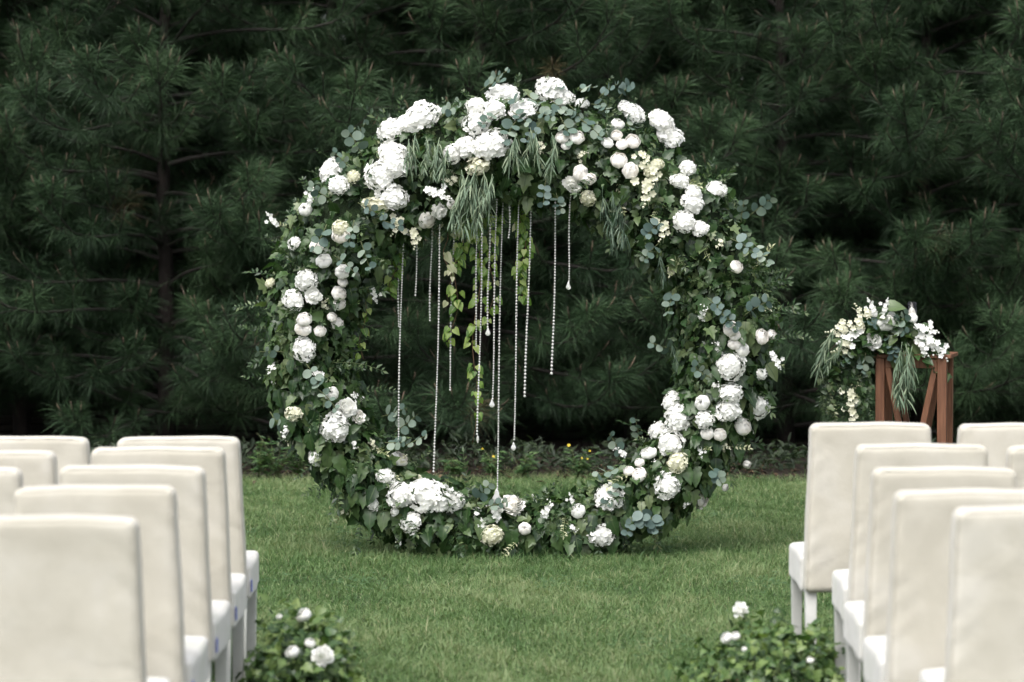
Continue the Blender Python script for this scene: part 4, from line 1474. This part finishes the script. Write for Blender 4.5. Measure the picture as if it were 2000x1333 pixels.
for nm, ms, px, py, rp, sx, sz in (('peony', [PEONY[1]], 1706, 667, 20, 1, 1), ('rose', [ROSE_OPEN[1]], 1733, 630, 22, 1.05, .75), ('rose', [ROSE[2]], 1783, 622, 10, 1, 1), ('rose', [ROSE[2]], 1708, 614, 7, 1, 1)):
    abloom(nm, ms, px, py, rp, sx, sz)
for px, py, dx, dy, mt in ((1735, 655, .8, .2, 'euca'), (1725, 650, .5, -.7, 'euca'), (1750, 640, .4, .6, 'euca'), (1665, 680, -.5, -.5, 'euca'), (1740, 670, .2, -.9, 'euca_blue'), (1690, 690, -.2, -.8, 'euca'), (1720, 640, -.5, .3, 'euca_blue')):
    euca_sprig(at(px, py, SY - .2) - AO, norm(np.array((dx, -.2, dy))), np.array((0, -.7, .6)), .1, 5, .05, mt, arr)
for px, py, dx, dy, s in ((1735, 600, .9, .05, .10), (1790, 670, .5, -.8, .13), (1770, 690, .3, -1, .14), (1810, 690, .7, -.7, .11), (1755, 690, -.1, -1, .12), (1800, 640, .9, -.2, .08), (1820, 680, .6, -.6, .08)):
    leaf_obj('large_leaf', 'heart', T_HEART, 'ivy', arr, at(px, py, SY - .17) - AO, np.array((dx, -.15, dy)), np.array((0, -.7, .6)), s)

gl = at(1781, 610, SY + .08)
glass = thing('champagne_glass', (gl[0], SY + .08, TOP + .001), 'clear champagne flute half hidden behind the flowers on the wooden stand', 'glass')
hgt = float(at(1781, 590, SY + .08)[2]) - TOP


def lathe(prof, n=20):
    V = [(p * math.cos(k * 2 * math.pi / n), p * math.sin(k * 2 * math.pi / n), z) for p, z in prof for k in range(n)]
    F = [(q * n + k, q * n + (k + 1) % n, (q + 1) * n + (k + 1) % n, (q + 1) * n + k) for q in range(len(prof) - 1) for k in range(n)]
    return np.array(V), np.array(F)


g = G()
g.add(*lathe([(.0, 0), (.032, 0), (.032, .003), (.005, .008), (.004, .08), (.012, .10), (.026, .14), (.029, .19), (.026, hgt), (.0245, hgt), (.0275, .19), (.0245, .14), (.010, .104), (0, .103)]))
g.build('bowl_and_stem', M['glass'], glass)
g = G()
g.add(*lathe([(0, .106), (.009, .107), (.0235, .141), (.0262, .19), (.0255, hgt - .045), (0, hgt - .044)]))
g.build('wine', M['wine'], glass)


# ------------------------------------------------------------------ weeds along the bed edge
def weed(px, py, h, label, seed, flowers=0, y=18.5, lmat='weed', spread=.12, n=7):
    r = np.random.default_rng(seed)
    b = at(px, py, y)
    t = thing('weed', (b[0], y, .02), label, 'weed', 'weeds at the edge of the bed')
    g, s = G(), G()
    for q in range(n):
        a = r.uniform(0, 6.28)
        L = h * r.uniform(.55, 1.05)
        end = np.array((math.cos(a) * spread * r.uniform(.4, 1.2), math.sin(a) * spread * .7, L))
        ts = np.linspace(0, 1, 6)[:, None]
        path = end * ts * np.array((1, 1, 1)) + np.stack((0 * ts[:, 0], 0 * ts[:, 0], .05 * np.sin(ts[:, 0] * 3.1)), 1)
        tube(s, path, np.linspace(.003, .0015, 6), 4)
        k = 12
        tt = r.uniform(.15, .95, k)
        c = end * tt[:, None]
        aa = r.uniform(0, 6.28, k)
        stamp(g, T_LEAFLET, c, np.stack((np.cos(aa), np.sin(aa), r.uniform(-.2, .6, k)), 1), np.array((0, -.3, 1.0)), r.uniform(.04, .085, k), .8)
        if q < flowers:
            put('yellow_flower', FLOWER, t, end, np.array((1, 0, 0)), np.array((0, -.8, .6)), .012 if q == 0 else .007)
    s.build('stems', M['stem'], t)
    g.build('leaves', M[lmat], t)


fl = G()
aa = np.arange(8) * math.pi / 4
stamp(fl, PETAL, np.zeros((8, 3)), np.stack((np.cos(aa), np.sin(aa), 0 * aa + .3), 1), np.array((0, 0, 1.0)), 1.0, .7)
FLOWER = fl.mesh('yellow_flower', M['yellow'])
weed(1128, 930, .22, 'flowering weed with yellow blooms at the bed edge inside the ring', 1, 4)
weed(965, 925, .2, 'thin weed with a yellow bud just left of the longest strand', 2, 2, spread=.08)
weed(1020, 922, .2, 'dark leafy weed at the bed edge near the ring centre', 3)
weed(540, 940, .30, 'bushy weed growing at the lawn edge left of the ring', 4, 0, spread=.2, n=12)
weed(505, 945, .28, 'tall narrow weed beside the front left chair', 5, 0, spread=.12)
weed(585, 945, .2, 'small weed tucked behind the left foot of the ring', 6)
weed(900, 935, .15, 'low weed tuft behind the left hydrangea cluster', 7)
weed(1230, 935, .12, 'low weed tuft behind the right eucalyptus cluster', 8)
